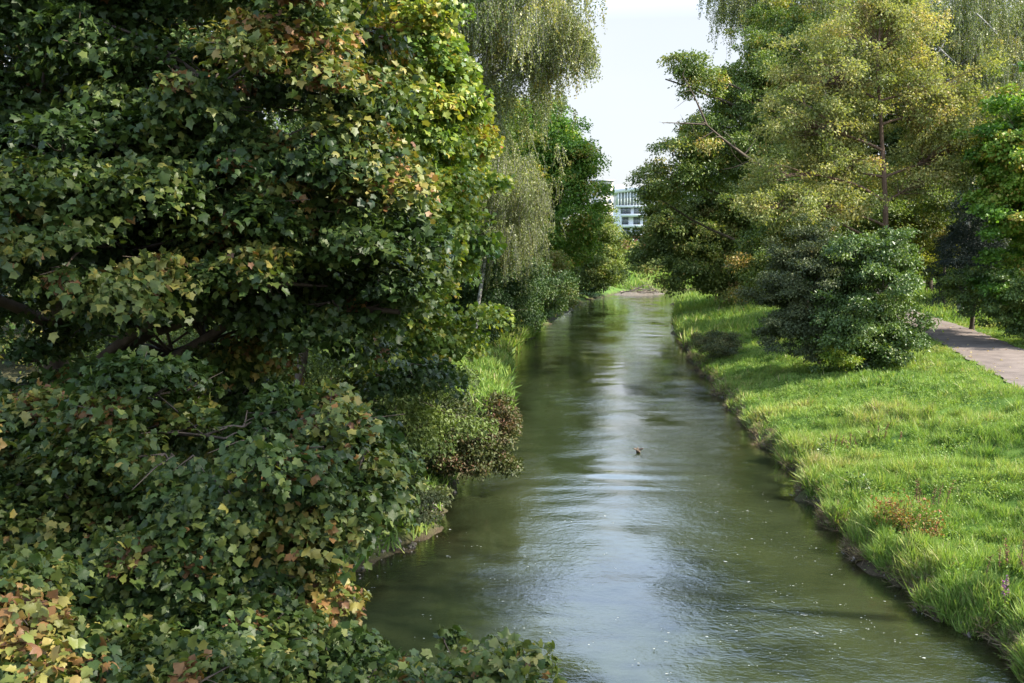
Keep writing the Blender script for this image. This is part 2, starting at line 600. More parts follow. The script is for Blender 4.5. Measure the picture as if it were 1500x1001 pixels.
    g = Geo()
    nzw = Noise(31, 2, 2.4)

    def wz(P):
        # one low standing wave across the current and gentle swell
        x, y = P[:, 0], P[:, 1]
        yc = 30.9 + .35 * np.sin(x * .55) + .02 * (x - 4) ** 2
        e = np.exp(-((x - 4.3) / 3.6) ** 4)
        e = e * np.clip(.62 + .45 * nzw(P * .6), .1, 1.3)
        z = .05 * e * np.exp(-((y - yc) / .17) ** 2) + .018 * e * np.sin((y - yc) * 4.2) * np.exp(-np.abs(y - yc - 1.2) / 1.6)
        return z + .006 * nzw(P * np.array([.6, 1]))

    grid(g, X, Y, wz, lambda P: np.clip(-height(P), 0, 2))
    ob = g.build('river_water', m, smooth=True)
    ob['kind'] = 'structure'


# ------------------------------------------------------------------ tagging
def tag(o, label, cat, group=None):
    o['label'] = label
    o['category'] = cat
    if group:
        o['group'] = group
    return o


def empty(name, loc):
    o = bpy.data.objects.new(name, None)
    COL.objects.link(o)
    o.location = [float(v) for v in loc]
    return o


# ------------------------------------------------------------------ trees
def tree(name, label, cat, base, blobs, leaf, size, mat, bark='bark', seedy=0.0, top=None, rc=.7, lai=1.8, cover=1.5, seed=1,
         tint=(.35, .18, .12), girth=.22, flat=.55, droop=.15, weep=None, twigs=0, group=None, trunk_pts=None, inner=.25,
         upn=.6, rough=.22, stems=1, hot=None, bare=None, gap=-1.1):
    """base (x,y); blobs: (px,py,Y,rx_px,rz_px,depth_m) or world (x,y,z,rx,rz,ry,'w')"""
    r = rng(seed)
    bx, by = base
    bz = hz(bx, by)
    root = empty(name, (bx, by, bz))
    tag(root, label, cat, group)
    B = []
    for b in blobs:
        if b[-1] == 'w':
            B.append((np.array(b[:3], float), np.array([b[3], b[5], b[4]], float)))
        else:
            B.append((at(b[0], b[1], b[2]), np.array([b[3] * b[2] / F, b[5], b[4] * b[2] / F])))
    shp = 'MAPLE' if leaf is MAPLE else ''
    B = [(c, np.maximum(q - (.42 if 'MAPLE' == shp else .22) * rc, q * .45)) for c, q in B]
    tr, cr = Geo(), Geo()
    nzg = Noise(seed + 300, 3, rc * 5.5, 10)
    if trunk_pts is None:
        t = max(B, key=lambda q: q[0][2] + .4 * q[1][2])
        tp = t[0] if top is None else np.array(top, float)
    else:
        tp = np.array(trunk_pts[-1], float)
    b0 = np.array([bx, by, bz - .15])
    paths = []
    for s in range(stems):
        if trunk_pts is None:
            off = r.normal(size=3) * np.array([1, 1, 0]) * (.0 if stems == 1 else .12 * np.linalg.norm(tp - b0))
            e = tp + off
            P = bez(b0 + off * .06, e, 0, 12, r, .04)
            P[:, :2] = b0[:2] + (P[:, :2] - b0[:2]) * np.linspace(0, 1, 12)[:, None] ** .6 + 0
        else:
            K = np.array([b0] + [np.array(q, float) for q in trunk_pts])
            tt = np.linspace(0, len(K) - 1, 14)
            P = np.stack([np.interp(tt, np.arange(len(K)), K[:, i]) for i in range(3)], 1)
        R = girth * (1 - np.linspace(0, 1, len(P)) * .82)
        R[0] *= 1.35
        tube(tr, P, R, 9)
        paths.append(P)
    SP_ = np.concatenate(paths)
    nz = Noise(seed + 100, 3, 1.0)
    V0 = []
    hotc = None if hot is None else at(*hot[:3])
    for bi, (c, rad) in enumerate(B):
        # limb from the trunk into this mass
        low = SP_[SP_[:, 2] < c[2] - .15 * rad[2]]
        if len(low) == 0:
            low = SP_[:1]
        j = low[np.argmin(np.linalg.norm(low - c, axis=1) + .4 * np.abs(c[2] - low[:, 2] - .5 * np.linalg.norm((low - c)[:, :2], axis=1)))]
        lg = girth * .42
        tgt = c + np.array([0, 0, -.15 * rad[2]])
        limb = bez(j, tgt, .06 * np.linalg.norm(tgt - j), 8, r, .07)
        if np.linalg.norm(tgt - j) > .5:
            tube(tr, limb, lg * (1 - .7 * np.linspace(0, 1, 8)), 6)
        area = 4 * pi * ((rad[0] * rad[1]) ** 1.6 / 3 + (rad[0] * rad[2]) ** 1.6 / 3 + (rad[1] * rad[2]) ** 1.6 / 3) ** (1 / 1.6)
        nC = max(3, int(cover * area / (pi * rc * rc)))
        dirs = unit(r.normal(size=(nC, 3)))
        rr = np.where(r.random(nC) < inner, r.uniform(.3, .75, nC), r.uniform(.78, 1.0, nC))
        rr = rr * (1 + 1.25 * rough * nz(dirs * 1.3 + bi * 7))
        stray = r.random(nC) < .10
        rr = np.where(stray, rr + r.uniform(.08, .28, nC), rr)
        C = c + dirs * rad * rr[:, None]
        # keep out of the middle of other masses and above ground
        keep = (C[:, 2] > bz + .1) & (nzg(C) > gap)
        for bj, (c2, rad2) in enumerate(B):
            if bj != bi:
                keep &= ~((np.linalg.norm((C - c2) / rad2, axis=1) < .55) & (r.random(nC) < .8))
        C, dirs, stray = C[keep], dirs[keep], stray[keep]
        nC = len(C)
        rcs = rc * r.uniform(.6, 1.35, nC) * np.where(stray, .7, 1)
        # boughs
        for q in range(nC):
            if q % 5 == 0 or (twigs and leaf is not MAPLE and leaf is not MAPLE2):
                j = limb[r.integers(3, 8)]
                if np.linalg.norm(C[q] - j) < max(rad) * 1.6:
                    tube(tr, bez(j, C[q], .05, 5, r, .08), lg * .30 * np.array([1, .75, .55, .4, .25]), 4)
        if weep:
            ln, sp = weep
            nS = np.maximum(2, (lai * 5 * rcs ** 2 / (rc * rc)).astype(int))
            idx = np.repeat(np.arange(nC), nS)
            m = len(idx)
            st = C[idx] + r.normal(size=(m, 3)) * rcs[idx, None] * np.array([.5, .5, .3])
            bun = r.integers(0, 5, m)
            bo = r.normal(size=(nC * 5, 3)) * np.array([.55, .55, .35])
            st = C[idx] + (st - C[idx]) * .35 + bo[idx * 5 + bun] * rcs[idx, None]
            length = ln * r.uniform(.3, 1.2, m) * (.6 + .5 * r.random(nC)[idx])
            k = max(3, int(ln / sp))
            tt = np.linspace(0, 1, k)
            sway = r.normal(size=(m, 2)) * .14 + (dirs[idx][:, :2] * .25)
            PP = np.zeros((m, k, 3))
            PP[:, :, 0] = st[:, 0, None] + sway[:, 0, None] * np.sqrt(tt)[None] * length[:, None] * .6
            PP[:, :, 1] = st[:, 1, None] + sway[:, 1, None] * np.sqrt(tt)[None] * length[:, None] * .6
            PP[:, :, 2] = st[:, 2, None] - tt[None] * length[:, None]
            PP[:, 1:, :2] += np.cumsum(r.normal(size=(m, k - 1, 2)) * .05, 1)
            ok = PP[:, -1, 2] > bz + 1.2
            PP = PP[ok]
            idx = idx[ok]
            length = length[ok]
            m = len(idx)
            tubes3(tr, PP[:, [0, k // 2, k - 1]], [.010, .007, .005])
            per = 3
            P = np.repeat(PP.reshape(-1, 3), per, 0)
            n = len(P)
            P = P + r.normal(size=(n, 3)) * (.02 + .28 * size)
            ci = np.repeat(np.repeat(idx, k), per)
            A = r.normal(size=(n, 3)) * .7 + np.array([0, 0, -.9])
            Nn = r.normal(size=(n, 3)) + np.array([0, 0, .3])
        else:
            m_ = np.maximum(4, (lai * pi * rcs ** 2 / (.45 * size * size)).astype(int))
            ci = np.repeat(np.arange(nC), m_)
            n = len(ci)
            o = np.clip(r.normal(size=(n, 3)), -1.9, 1.9) * .44
            o[:, 2] *= flat
            # outer half of a clump carries more leaves, its underside fewer
            o[:, 2] = np.where((o[:, 2] < -.1) & (r.random(n) < .6), -o[:, 2], o[:, 2])
            o += dirs[ci] * .2
            P = C[ci] + o * rcs[ci, None] * 1.2
            P[:, 2] -= droop * (o[:, 0] ** 2 + o[:, 1] ** 2) * rcs[ci]
            od = unit(o + dirs[ci] * .5)
            Nn = r.normal(size=(n, 3)) * .45 + np.array([0, 0, upn]) + od * .55
            A = unit(od * .7 + r.normal(size=(n, 3)) * .6 + np.array([0, 0, -.45]))
            if twigs:
                nt_ = max(1, int(twigs))
                tq = np.repeat(np.arange(nC), nt_)
                e = C[tq] + r.normal(size=(len(tq), 3)) * rcs[tq, None] * np.array([.6, .6, .6 * flat])
                s0 = C[tq] - dirs[tq] * rcs[tq, None] * .4
                mid = (s0 + e) / 2 + r.normal(size=e.shape) * .05 * rc
                tubes3(tr, np.stack([s0, mid, e], 1), [.012, .008, .004])
        ct = r.normal(size=nC) * tint[1]
        base_t = tint[0] + .5 * tint[1] * nz(C / 4.0 + 3.1)
        tv = base_t[ci] + ct[ci] + r.normal(size=n) * tint[2]
        if hotc is not None:
            dd = np.linalg.norm((P - hotc)[:, [0, 2]], axis=1)
            tv += hot[4] * np.exp(-(dd / hot[3]) ** 2)
        if seedy:
            # bunches of dried brown keys and scorched leaves
            q = (r.random(nC) < seedy)[ci] & (r.random(n) < .4)
            tv = np.where(q, r.uniform(.9, 1, n), tv)
            P = np.where(q[:, None], C[ci] + (P - C[ci]) * .45, P)
        keep2 = P[:, 2] > .05
        S = size * np.clip(r.normal(1, .22, n), .5, 1.5)
        leaves(cr, leaf, P[keep2], Nn[keep2], A[keep2], S[keep2], np.clip(tv[keep2], 0, .999))
    if bare:
        for (p0, p1, rr_) in bare:
            P = bez(at(*p0), at(*p1), .1, 10, r, .05)
            tube(tr, P, rr_ * (1 - .75 * np.linspace(0, 1, 10)), 6)
            for q in range(3, 10):
                e = P[q] + r.normal(size=3) * np.linalg.norm(P[-1] - P[0]) * .16
                tube(tr, bez(P[q], e, .05, 5, r, .1), rr_ * .3 * np.array([1, .8, .6, .4, .2]), 4)
    tr.build('trunk', M[bark], root, smooth=True)
    cr.build('crown' if 'shrub' not in name and 'bush' not in name else 'foliage', M[mat], root)
    return root, cr


# ------------------------------------------------------------------ vegetation on the ground
BLADE = (np.array([(-.030, 0, 0), (.030, 0, 0), (.026, .55, .04), (-.026, .55, .04), (0, 1, .22)], float), np.array([(0, 1, 2), (0, 2, 3), (3, 2, 4)]))
BLADEW = (np.array([(-.06, 0, 0), (.06, 0, 0), (.05, .6, .06), (-.05, .6, .06), (0, 1, .25)], float), np.array([(0, 1, 2), (0, 2, 3), (3, 2, 4)]))


def scatter(r, n, y0, y1, p, xa, xb):
    """points with density falling as Y**-p between the lines xa(Y), xb(Y)"""
    out = []
    k = 1 - p
    need = n
    wmax = max(np.max(xb(np.linspace(y0, y1, 50)) - xa(np.linspace(y0, y1, 50))), .1)
    while need > 0:
        u = r.random(need * 2)
        Y = (y0 ** k + u * (y1 ** k - y0 ** k)) ** (1 / k) if abs(k) > 1e-6 else y0 * (y1 / y0) ** u
        a, b = xa(Y), xb(Y)
        ok = r.random(len(Y)) * wmax < (b - a)
        Y, a, b = Y[ok], a[ok], b[ok]
        X = a + r.random(len(Y)) * (b - a)
        out.append(np.stack([X, Y], 1))
        need -= len(Y)
    return np.concatenate(out)[:n]


nz_t1 = Noise(51, 2, 3.2)
nz_t2 = Noise(52, 2, .9)
nz_t3 = Noise(53, 2, 9.0)


def blades(g, r, P, h0, tint0=.38, wide=BLADE, hvar=.35, lean=.35, tv=.14):
    d, left = river(P)
    dp = seg_dist(P, PATH)
    ok = (d > -.06) & ((dp > PATHW - .05) | left)
    P, d, dp = P[ok], d[ok], dp[ok]
    z = height(P)
    t1, t2 = nz_t1(P), nz_t2(P)
    near_edge = np.exp(-((d - .35) / .55) ** 2)
    dry = (nz_t3(P * 1.7 + 9) > 1.1) & (r.random(len(P)) < .35)
    near_path = np.exp(-((dp - PATHW) / .5) ** 2)
    H = h0 * np.clip(1.1 + .38 * t1 + .32 * t2 + .8 * near_edge - .55 * near_path, .3, 2.4) * r.uniform(.5, 1.35, len(P))
    pref = np.stack([np.sin(t1 * 2.2), np.cos(t2 * 1.7), np.zeros(len(P))], 1) * .5
    A = np.concatenate([r.normal(size=(len(P), 2)) * lean, np.ones((len(P), 1))], 1) + pref * lean * 1.3
    Nn = r.normal(size=(len(P), 3)) + np.array([0, 0, .35])
    tint = tint0 - .03 + .09 * nz_t3(P) + .08 * t1 + .05 * t2 + r.normal(size=len(P)) * tv
    tint = np.where(r.random(len(P)) < .04, .8 + .2 * r.random(len(P)), tint)
    tint = np.where(dry & (r.random(len(P)) < .5), tint + .35, tint)
    tint = tint + .22 * near_edge * (r.random(len(P)) < .4)
    P3 = np.concatenate([P, z[:, None] - .02], 1)
    leaves(g, wide, P3, Nn, A, H, np.clip(tint, 0, .999))


def vegetation():
    r = rng(11)
    xr = lambda Y: np.interp(Y, RB[:, 1][:12], RB[:, 0][:12]) - .3
    xf = lambda Y: .545 * Y + 2.5
    g = Geo()
    blades(g, r, scatter(r, 260000, 13, 38, 1.5, xr, xf), .22, .42)
    blades(g, r, scatter(r, 240000, 13, 38, 1.5, xr, xf), .10, .38, BLADEW, lean=.8)
    blades(g, r, scatter(r, 300000, 38, 75, 1.6, xr, xf), .18, .42, BLADEW, lean=.5)
    blades(g, r, scatter(r, 120000, 75, 185, 1.6, xr, lambda Y: .3 * Y + 16), .36, .36, BLADEW)
    o = g.build('bank_grass', M['grass'])
    tag(o, 'bright sunlit grass on the bank between river and footpath', 'grass')
    o['kind'] = 'stuff'

    # left bank: rims of tall grass by the water and the lit patch under the trees
    g = Geo()
    xl = lambda Y: np.interp(Y, LB[:, 1][:12], LB[:, 0][:12])
    blades(g, r, scatter(r, 60000, 45, 68, 1.2, lambda Y: xl(Y) - 8, lambda Y: xl(Y) + .4), .30, .36, BLADEW, lean=.5)
    blades(g, r, scatter(r, 90000, 68, 176, 1.2, lambda Y: xl(Y) - 5, lambda Y: xl(Y) + .6), .45, .36, BLADEW, lean=.5)
    blades(g, r, scatter(r, 2500, 17, 45, 1.2, lambda Y: xl(Y) - 2.5, lambda Y: xl(Y) + .3), .28, .25, BLADEW)  # near shore: darker tint puts the deep shade under the trees into the colour
    o = g.build('riverside_grass', M['grass'])
    tag(o, 'tall grass along the water under the trees of the shady bank', 'grass')
    o['kind'] = 'stuff'
    g = Geo()
    P = np.stack([r.uniform(-5, 75, 90000), 183 + 110 * r.random(90000) ** 1.4], 1)
    blades(g, r, P, .9, .42, BLADEW)
    o = g.build('embankment_grass', M['grass'])
    tag(o, 'light green grass slope closing the river bend in the distance', 'grass')
    o['kind'] = 'stuff'

    # broad leaved weeds in the right bank sward
    g = Geo()
    C = scatter(r, 9000, 14, 80, 1.3, xr, xf)
    d, left = river(C)
    w = nz_t1(C * .7 + 5) + 1.6 * np.exp(-((d - .7) / .8) ** 2)
    C = C[(w > -.1) & (d > .1) & (seg_dist(C, PATH) > PATHW + .1)]
    n = 26
    C2 = scatter(r, 1500, 42, 150, 1.2, lambda Y: xl(Y) - 5, lambda Y: xl(Y) + .2)
    C = np.concatenate([C, C2])
    ci = np.repeat(np.arange(len(C)), n)
    Pw = C[ci] + r.normal(size=(len(ci), 2)) * .16
    Z = height(Pw) + r.uniform(.02, .26, len(ci)) * np.repeat(r.uniform(.5, 1.3, len(C)), n)
    P3 = np.concatenate([Pw, Z[:, None]], 1)
    A = r.normal(size=(len(ci), 3)) + np.array([0, 0, .2])
    Nn = r.normal(size=(len(ci), 3)) * .5 + np.array([0, 0, 1])
    t = np.repeat(.36 + .16 * r.normal(size=len(C)), n) + r.normal(size=len(ci)) * .08
    leaves(g, DIAM, P3, Nn, A, r.uniform(.035, .085, len(ci)), np.clip(t, 0, .98))
    o = g.build('bank_weeds', M['grass'])
    tag(o, 'low broad leaved weeds mixed into the sunlit grass', 'weeds')
    o['kind'] = 'stuff'

    # straw, roots and dead stalks hanging over the water's edge
    g = Geo()
    Y = 13 + 75 * r.random(260000) ** 1.5
    X = np.interp(Y, RB[:, 1], RB[:, 0]) + r.uniform(-.6, 1.2, len(Y))
    P = np.stack([X, Y], 1)
    d, left = river(P)
    ok = (d > -.08) & (d < .5) & (nz_t2(P * .5) + .6 * r.normal(size=len(P)) > -.1)
    P = P[ok]
    z = height(P) + .02
    A = np.concatenate([np.stack([-np.abs(r.normal(size=len(P))) * .8, r.normal(size=len(P)) * .6], 1), r.normal(size=(len(P), 1)) * .35 + .15], 1)
    leaves(g, BLADE, np.concatenate([P, z[:, None]], 1), r.normal(size=(len(P), 3)) + np.array([0, 0, .8]), A, r.uniform(.1, .36, len(P)), r.random(len(P)))
    ms = leafmat('straw', [(0, (.12, .085, .05)), (.4, (.24, .18, .11)), (.75, (.36, .28, .17)), (1, (.20, .19, .06))], .15, .7, .2, (1, 1, .8))
    o = g.build('dry_straw', ms)
    tag(o, 'pale dry straw and roots hanging over the eroded bank edge', 'straw')
    o['kind'] = 'stuff'

    # stones and clods along both waterlines
    g = Geo()
    OCT = (np.array([(.5, 0, 0), (-.5, 0, 0), (0, .42, .05), (0, -.42, 0), (0.05, 0, .3), (0, 0, -.3), (.33, .3, .1), (-.3, -.33, .1)], float),
           np.array([(0, 6, 4), (6, 2, 4), (2, 1, 4), (1, 7, 4), (7, 3, 4), (3, 0, 4), (6, 0, 5), (2, 6, 5), (1, 2, 5), (7, 1, 5), (3, 7, 5), (0, 3, 5)]))
    P1 = scatter(r, 16000, 14, 60, 1.3, lambda Y: xr(Y) - .6, lambda Y: xr(Y) + 1.2)
    P2 = scatter(r, 12000, 15, 60, 1.3, lambda Y: xl(Y) - 1.2, lambda Y: xl(Y) + 1.0)
    P = np.concatenate([P1, P2])
    d, left = river(P)
    ok = (d > -.3) & (d < np.where(left, .7, .28)) & (nz_t2(P * .4) + .7 * r.normal(size=len(P)) > .2)
    P = P[ok]
    z = height(P)
    leaves(g, OCT, np.concatenate([P, z[:, None] + .01], 1), r.normal(size=(len(P), 3)) * .3 + np.array([0, 0, 1]), r.normal(size=(len(P), 3)) * np.array([1, 1, .2]), np.exp(r.normal(size=len(P)) * .5) * .055, r.random(len(P)))
    o = g.build('shore_stones', barkmat('shore_stone', (.07, .06, .045), (.26, .23, .19), 3, (1, 1, 1), .5))
    tag(o, 'small stones and earth clods lying along both waterlines', 'stones')
    o['kind'] = 'stuff'

    # ivy and low growth on the shaded ground of the left bank
    g = Geo()
    P = scatter(r, 70000, 12, 80, 1.1, lambda Y: -.3 * Y - 6, lambda Y: xl(Y) + .2)
    d, left = river(P)
    P = P[(d > .25)]
    z = height(P) + r.uniform(.02, .35, len(P)) * np.clip(.6 + .5 * nz_t1(P), .1, 2)
    A = r.normal(size=(len(P), 3)) + np.array([0, 0, .1])
    leaves(g, DIAM, np.concatenate([P, z[:, None]], 1), r.normal(size=(len(P), 3)) * .5 + np.array([0, 0, 1]), A, r.uniform(.09, .2, len(P)), np.clip(.35 + .2 * r.normal(size=len(P)), 0, .98))
    o = g.build('undergrowth', M['shrub'])
    tag(o, 'low ivy and nettles covering the shaded ground under the trees', 'undergrowth')
    o['kind'] = 'stuff'

    # fallen leaves on the path
    g = Geo()
    P = scatter(r, 1500, 20, 72, 1.2, lambda Y: np.interp(Y, PATH[:, 1], PATH[:, 0]) - 2.4, lambda Y: np.interp(Y, PATH[:, 1], PATH[:, 0]) + 2.4)
    side = np.abs(P[:, 0] - np.interp(P[:, 1], PATH[:, 1], PATH[:, 0]))
    P = P[(r.random(len(P)) < .12 + .5 * (side > 1.2)) & (seg_dist(P, PATH) < PATHW - .1)]
    z = 1.98 + .002 * P[:, 1] + .10
    leaves(g, MAPLE2, np.concatenate([P, z[:, None]], 1), r.normal(size=(len(P), 3)) * .25 + np.array([0, 0, 1]), r.normal(size=(len(P), 3)) * np.array([1, 1, .1]), r.uniform(.07, .14, len(P)), r.random(len(P)))
    m = leafmat('fallen_leaf', [(0, (.25, .16, .05)), (.5, (.42, .33, .12)), (1, (.50, .42, .22))], .1, .6, .3, (1, 1, .6))
    o = g.build('fallen_leaves', m)
    tag(o, 'yellow and brown fallen leaves scattered on the footpath', 'fallen leaves')
    o['kind'] = 'stuff'

    # foam flecks drifting on the water
    g = Geo()
    out = []
    for (px, py, sx, sy, n) in [(1180, 800, 110, 60, 90), (1130, 930, 200, 50, 90), (1250, 760, 50, 60, 45), (900, 690, 130, 60, 25), (640, 830, 80, 50, 45), (1000, 560, 70, 60, 20), (1080, 700, 60, 60, 30)]:
        for _ in range(n):
            q = np.array([px + r.normal() * sx, py + r.normal() * sy])
            if q[1] < 480:
                continue
            a_, b_ = (q[0] - 750) / F, (500.5 - q[1]) / F
            dz = -SP + b_ * CP
            t = -HC / dz
            out.append((a_ * t, t * (CP + b_ * SP)))
    out = np.array(out)
    d, _ = river(out)
    out = out[d < -.25]
    for x, y in out:
        k = r.integers(1, 3)
        for _ in range(k):
            n = 7
            a_ = np.sort(r.uniform(0, 2 * pi, n))
            s = abs(r.normal()) * .008 + .005
            rr_ = s * r.uniform(.6, 1.2, n)
            c = np.array([x, y]) + r.normal(size=2) * .07
            V = np.concatenate([[[c[0], c[1], .034]], np.stack([c[0] + rr_ * np.cos(a_) * 1.7, c[1] + rr_ * np.sin(a_), np.full(n, .028)], 1)])
            g.add(V, np.array([[0, 1 + i, 1 + (i + 1) % n] for i in range(n)]))
    o = g.build('foam_flecks', plain('foam', (.42, .43, .38), .6, .1))
    tag(o, 'small white foam flecks drifting on the green water', 'foam')
    o['kind'] = 'stuff'


def herb(px, py, Y, name, label, cat, kind, seed, h=.8, n=6, spread=.35, group=None):
    """upright bank plants: bare rusty stalks, purple spikes, leafy rust coloured bushes"""
    r = rng(seed)
    p = at(px, py, Y)
    x, y = p[0], p[1]
    z = hz(x, y)
    root = empty(name, (x, y, z))
    tag(root, label, cat, group)
    fo = Geo()
    for i in range(n):
        st, fl = Geo(), Geo()
        b = np.array([x, y, z]) + np.array([r.normal() * spread, r.normal() * spread, 0])
        b[2] = hz(b[0], b[1]) - .03
        hh = h * r.uniform(.65, 1.15)
        e = b + np.array([r.normal() * .14 * hh, r.normal() * .14 * hh, hh])
        P = bez(b, e, .0, 6, r, .05)
        tube(st, P, np.linspace(.010, .004, 6), 4)
        k = {'dock': 60, 'purple': 36, 'rust': 90, 'green': 90}[kind]
        t = r.uniform(.45, 1, k) if kind == 'dock' else r.uniform(.12, 1, k)
        c = np.stack([np.interp(t, np.linspace(0, 1, 6), P[:, j]) for j in range(3)], 1)
        if kind == 'dock':
            c += r.normal(size=(k, 3)) * .022
            leaves(fl, DIAM, c, r.normal(size=(k, 3)), r.normal(size=(k, 3)) + np.array([0, 0, .8]), r.uniform(.02, .045, k), r.random(k))
            q = r.integers(5, 9)
            c2 = b + np.stack([r.normal(size=q) * .05, r.normal(size=q) * .05, r.uniform(.05, .35, q)], 1)
            leaves(fo, DIAM, c2, r.normal(size=(q, 3)) + np.array([0, 0, 1]), r.normal(size=(q, 3)) + np.array([0, 0, .4]), r.uniform(.1, .22, q), .3 + .5 * r.random(q))
        else:
            s = .20 if kind in ('rust', 'green') else .05
            c += r.normal(size=(k, 3)) * s * .5
            leaves(fo, DIAM, c, r.normal(size=(k, 3)) * .6 + np.array([0, 0, 1]), r.normal(size=(k, 3)), r.uniform(.04, .10, k), np.clip(.45 + .35 * r.normal(size=k), 0, .98))
            if kind == 'purple':
                q = 70
                t = r.uniform(.68, 1.0, q)
                c = np.stack([np.interp(t, np.linspace(0, 1, 6), P[:, j]) for j in range(3)], 1) + r.normal(size=(q, 3)) * .014
                leaves(fl, DIAM, c, r.normal(size=(q, 3)), r.normal(size=(q, 3)), np.full(q, .03), r.random(q))
        st.build('stem', M['barkred'], root)
        if fl.n:
            fl.build('flower_spike', M['dockseed'] if kind == 'dock' else M['purple'], root)
    fo.build('foliage', M['rust'] if kind == 'rust' else M['grass'] if kind != 'green' else M['shrub'], root)
    return root


# ------------------------------------------------------------------ far buildings and small things
def facade(name, label, cat, px0, px1, py_top, py_bot, Y, wallmat, rz=0.0, depth=16.0):
    pass


def buildings():
    white = plain('white_render', (.74, .75, .76), .8, .05, .6)
    beige = plain('beige_render', (.50, .46, .42), .85, .07, .6)
    glass = plain('window_glass', (.12, .135, .15), .15, .3, .4, spec=.6)
    gglass = plain('green_tinted_glass', (.38, .41, .41), .25, .2, .8, spec=.6)
    metal = plain('grey_metal', (.32, .33, .34), .5, .1, metallic=.3)
    concrete = plain('concrete', (.36, .34, .31), .9, .15, 1.5)
    brick = plain('red_brick', (.33, .12, .08), .9, .2, 3.0)
    Y = 350.0
    s = Y / F
    X = lambda px: (px - 750) * s
    Z = lambda py: HC + (368 - py) * s
    g0 = hz(X(930), Y)

    def part(name, mat, root, *boxes):
        g = Geo()
        for b in boxes:
            box(g, *b)
        return g.build(name, mat, root)

    # white office block
    root = empty('office_building', (X(940), Y, g0))
    tag(root, 'large white building with vertical green glass strips under its sloping roof', 'building')
    x0, x1 = X(903), X(1010)
    w = x1 - x0
    part('wall', white, root, ((x0 + w / 2, Y + 8, (Z(302) + g0) / 2), (w, 15, Z(302) - g0)))
    part('upper_wall', gglass, root, ((x0 + w / 2, Y + 8, (Z(302) + Z(279)) / 2), (w - .8, 14.6, Z(279) - Z(302) - .02)))
    g = Geo()
    zt0, zt1 = Z(280), Z(268)
    V = []
    for (xx, zz) in ((x0 - .6, zt0), (x1 + .6, zt1)):
        for yy in (Y - .6, Y + 16):
            V += [(xx, yy, zz - 1.0), (xx, yy, zz + .25)]
    g.add(V, np.array([[0, 1, 3, 2], [4, 6, 7, 5], [0, 4, 5, 1], [2, 3, 7, 6], [1, 5, 7, 3], [0, 2, 6, 4]]))
    g.build('roof', white, root)
    zb = Z(302)
    k = 0
    x = x0 + .35
    while x < x1 - .3:
        zt = zt0 + (zt1 - zt0) * (x - x0) / w - 1.0
        part('fin', white, root, ((x, Y + .25, (zb + zt) / 2), (.32, .7, zt - zb)))
        x += .95 + .3 * (k % 3 == 1)
        k += 1
    part('cornice', white, root, ((x0 + w / 2, Y + .1, zb - .35), (w + .8, 1.0, .7)))
    # storeys
    tops = [303.5, 319, 334, 349]
    for fi, ty in enumerate(tops):
        zt, zl = Z(ty), Z(ty + 10.5)
        xx = x0 + 1.2 + .4 * fi
        j = 0
        while xx < x1 - 3:
            ww = 2.4 if (j + fi) % 3 else 3.6
            f = part('window', metal, root, ((xx + ww / 2, Y + .47, (zt + zl) / 2), (ww, .12, zt - zl)))
            f2 = Geo()
            box(f2, (xx + ww / 4 + .03, Y + .40, (zt + zl) / 2), (ww / 2 - .18, .06, zt - zl - .24))
            box(f2, (xx + 3 * ww / 4 - .03, Y + .40, (zt + zl) / 2), (ww / 2 - .18, .06, zt - zl - .24))
            me = f2.build('pane', glass, f)
            me.location = (0, 0, 0)
            for v in me.data.vertices:
                pass
            me.location = -np.array(root.location) - np.array(f.location)
            me.parent = f
            xx += ww + 1.0 + .7 * ((j + fi) % 2)
            j += 1
        if fi < 3:
            part('balcony', white, root, ((x0 + w * .45, Y - .55, zl - .55), (w * .8, 2.0, .9)))
    # beige tower further back
    Y2 = 400.0
    s2 = Y2 / F
    xa, xb = (868 - 750) * s2, (897 - 750) * s2
    zt = HC + (368 - 267) * s2
    g1 = hz(xa, Y2)
    r2 = empty('apartment_tower', ((xa + xb) / 2, Y2, g1))
    tag(r2, 'beige apartment tower with small square windows behind the white building', 'building')
    part('wall', beige, r2, (((xa + xb) / 2, Y2 + 6, (zt + g1) / 2), (xb - xa, 12, zt - g1)))
    part('roof', metal, r2, (((xa + xb) / 2, Y2 + 6, zt + .25), (xb - xa + .8, 12.8, .5)))
    part('penthouse', white, r2, ((xb + 2.2, Y2 + 5, (zt - 1.5 + g1) / 2), (4.2, 10, zt - 1.5 - g1)))
    for row in range(7):
        for c in range(4):
            wx = xa + .9 + c * 2.0
            f = part('window', glass, r2, ((wx, Y2 - .03, zt - 1.9 - row * 3.0), (1.15, .1, 1.4)))
    # red brick annex
    Y3 = 300.0
    s3 = Y3 / F
    g3 = hz(38, Y3)
    r3 = empty('brick_building', (37, Y3, g3))
    tag(r3, 'low red brick building below the white building beyond the slope', 'building')
    zt = HC + (368 - 345) * s3
    part('wall', brick, r3, ((38.6, Y3 + 4, (zt + g3) / 2), (9, 8, zt - g3)))
    part('roof', metal, r3, ((38.6, Y3 + 4, zt + .15), (9.6, 8.6, .3)))
    for c in range(3):
        f = part('window', glass, r3, ((36.0 + c * 2.4, Y3 - .03, zt - 1.6), (1.3, .1, 1.5)))
    # concrete wall with railing on the crest of the slope
    Y4 = 252.0
    s4 = Y4 / F
    xa, xb = (908 - 750) * s4, (1010 - 750) * s4
    g4 = min(hz(xa, Y4), hz(xb, Y4))
    r4 = empty('concrete_wall', ((xa + xb) / 2, Y4, g4))
    tag(r4, 'pale concrete wall with railing on top of the distant grass slope', 'wall')
    z1 = HC + (368 - 375) * s4
    part('wall', concrete, r4, (((xa + xb) / 2, Y4, (z1 + g4 - .4) / 2), (xb - xa, .6, z1 - g4 + .4)))
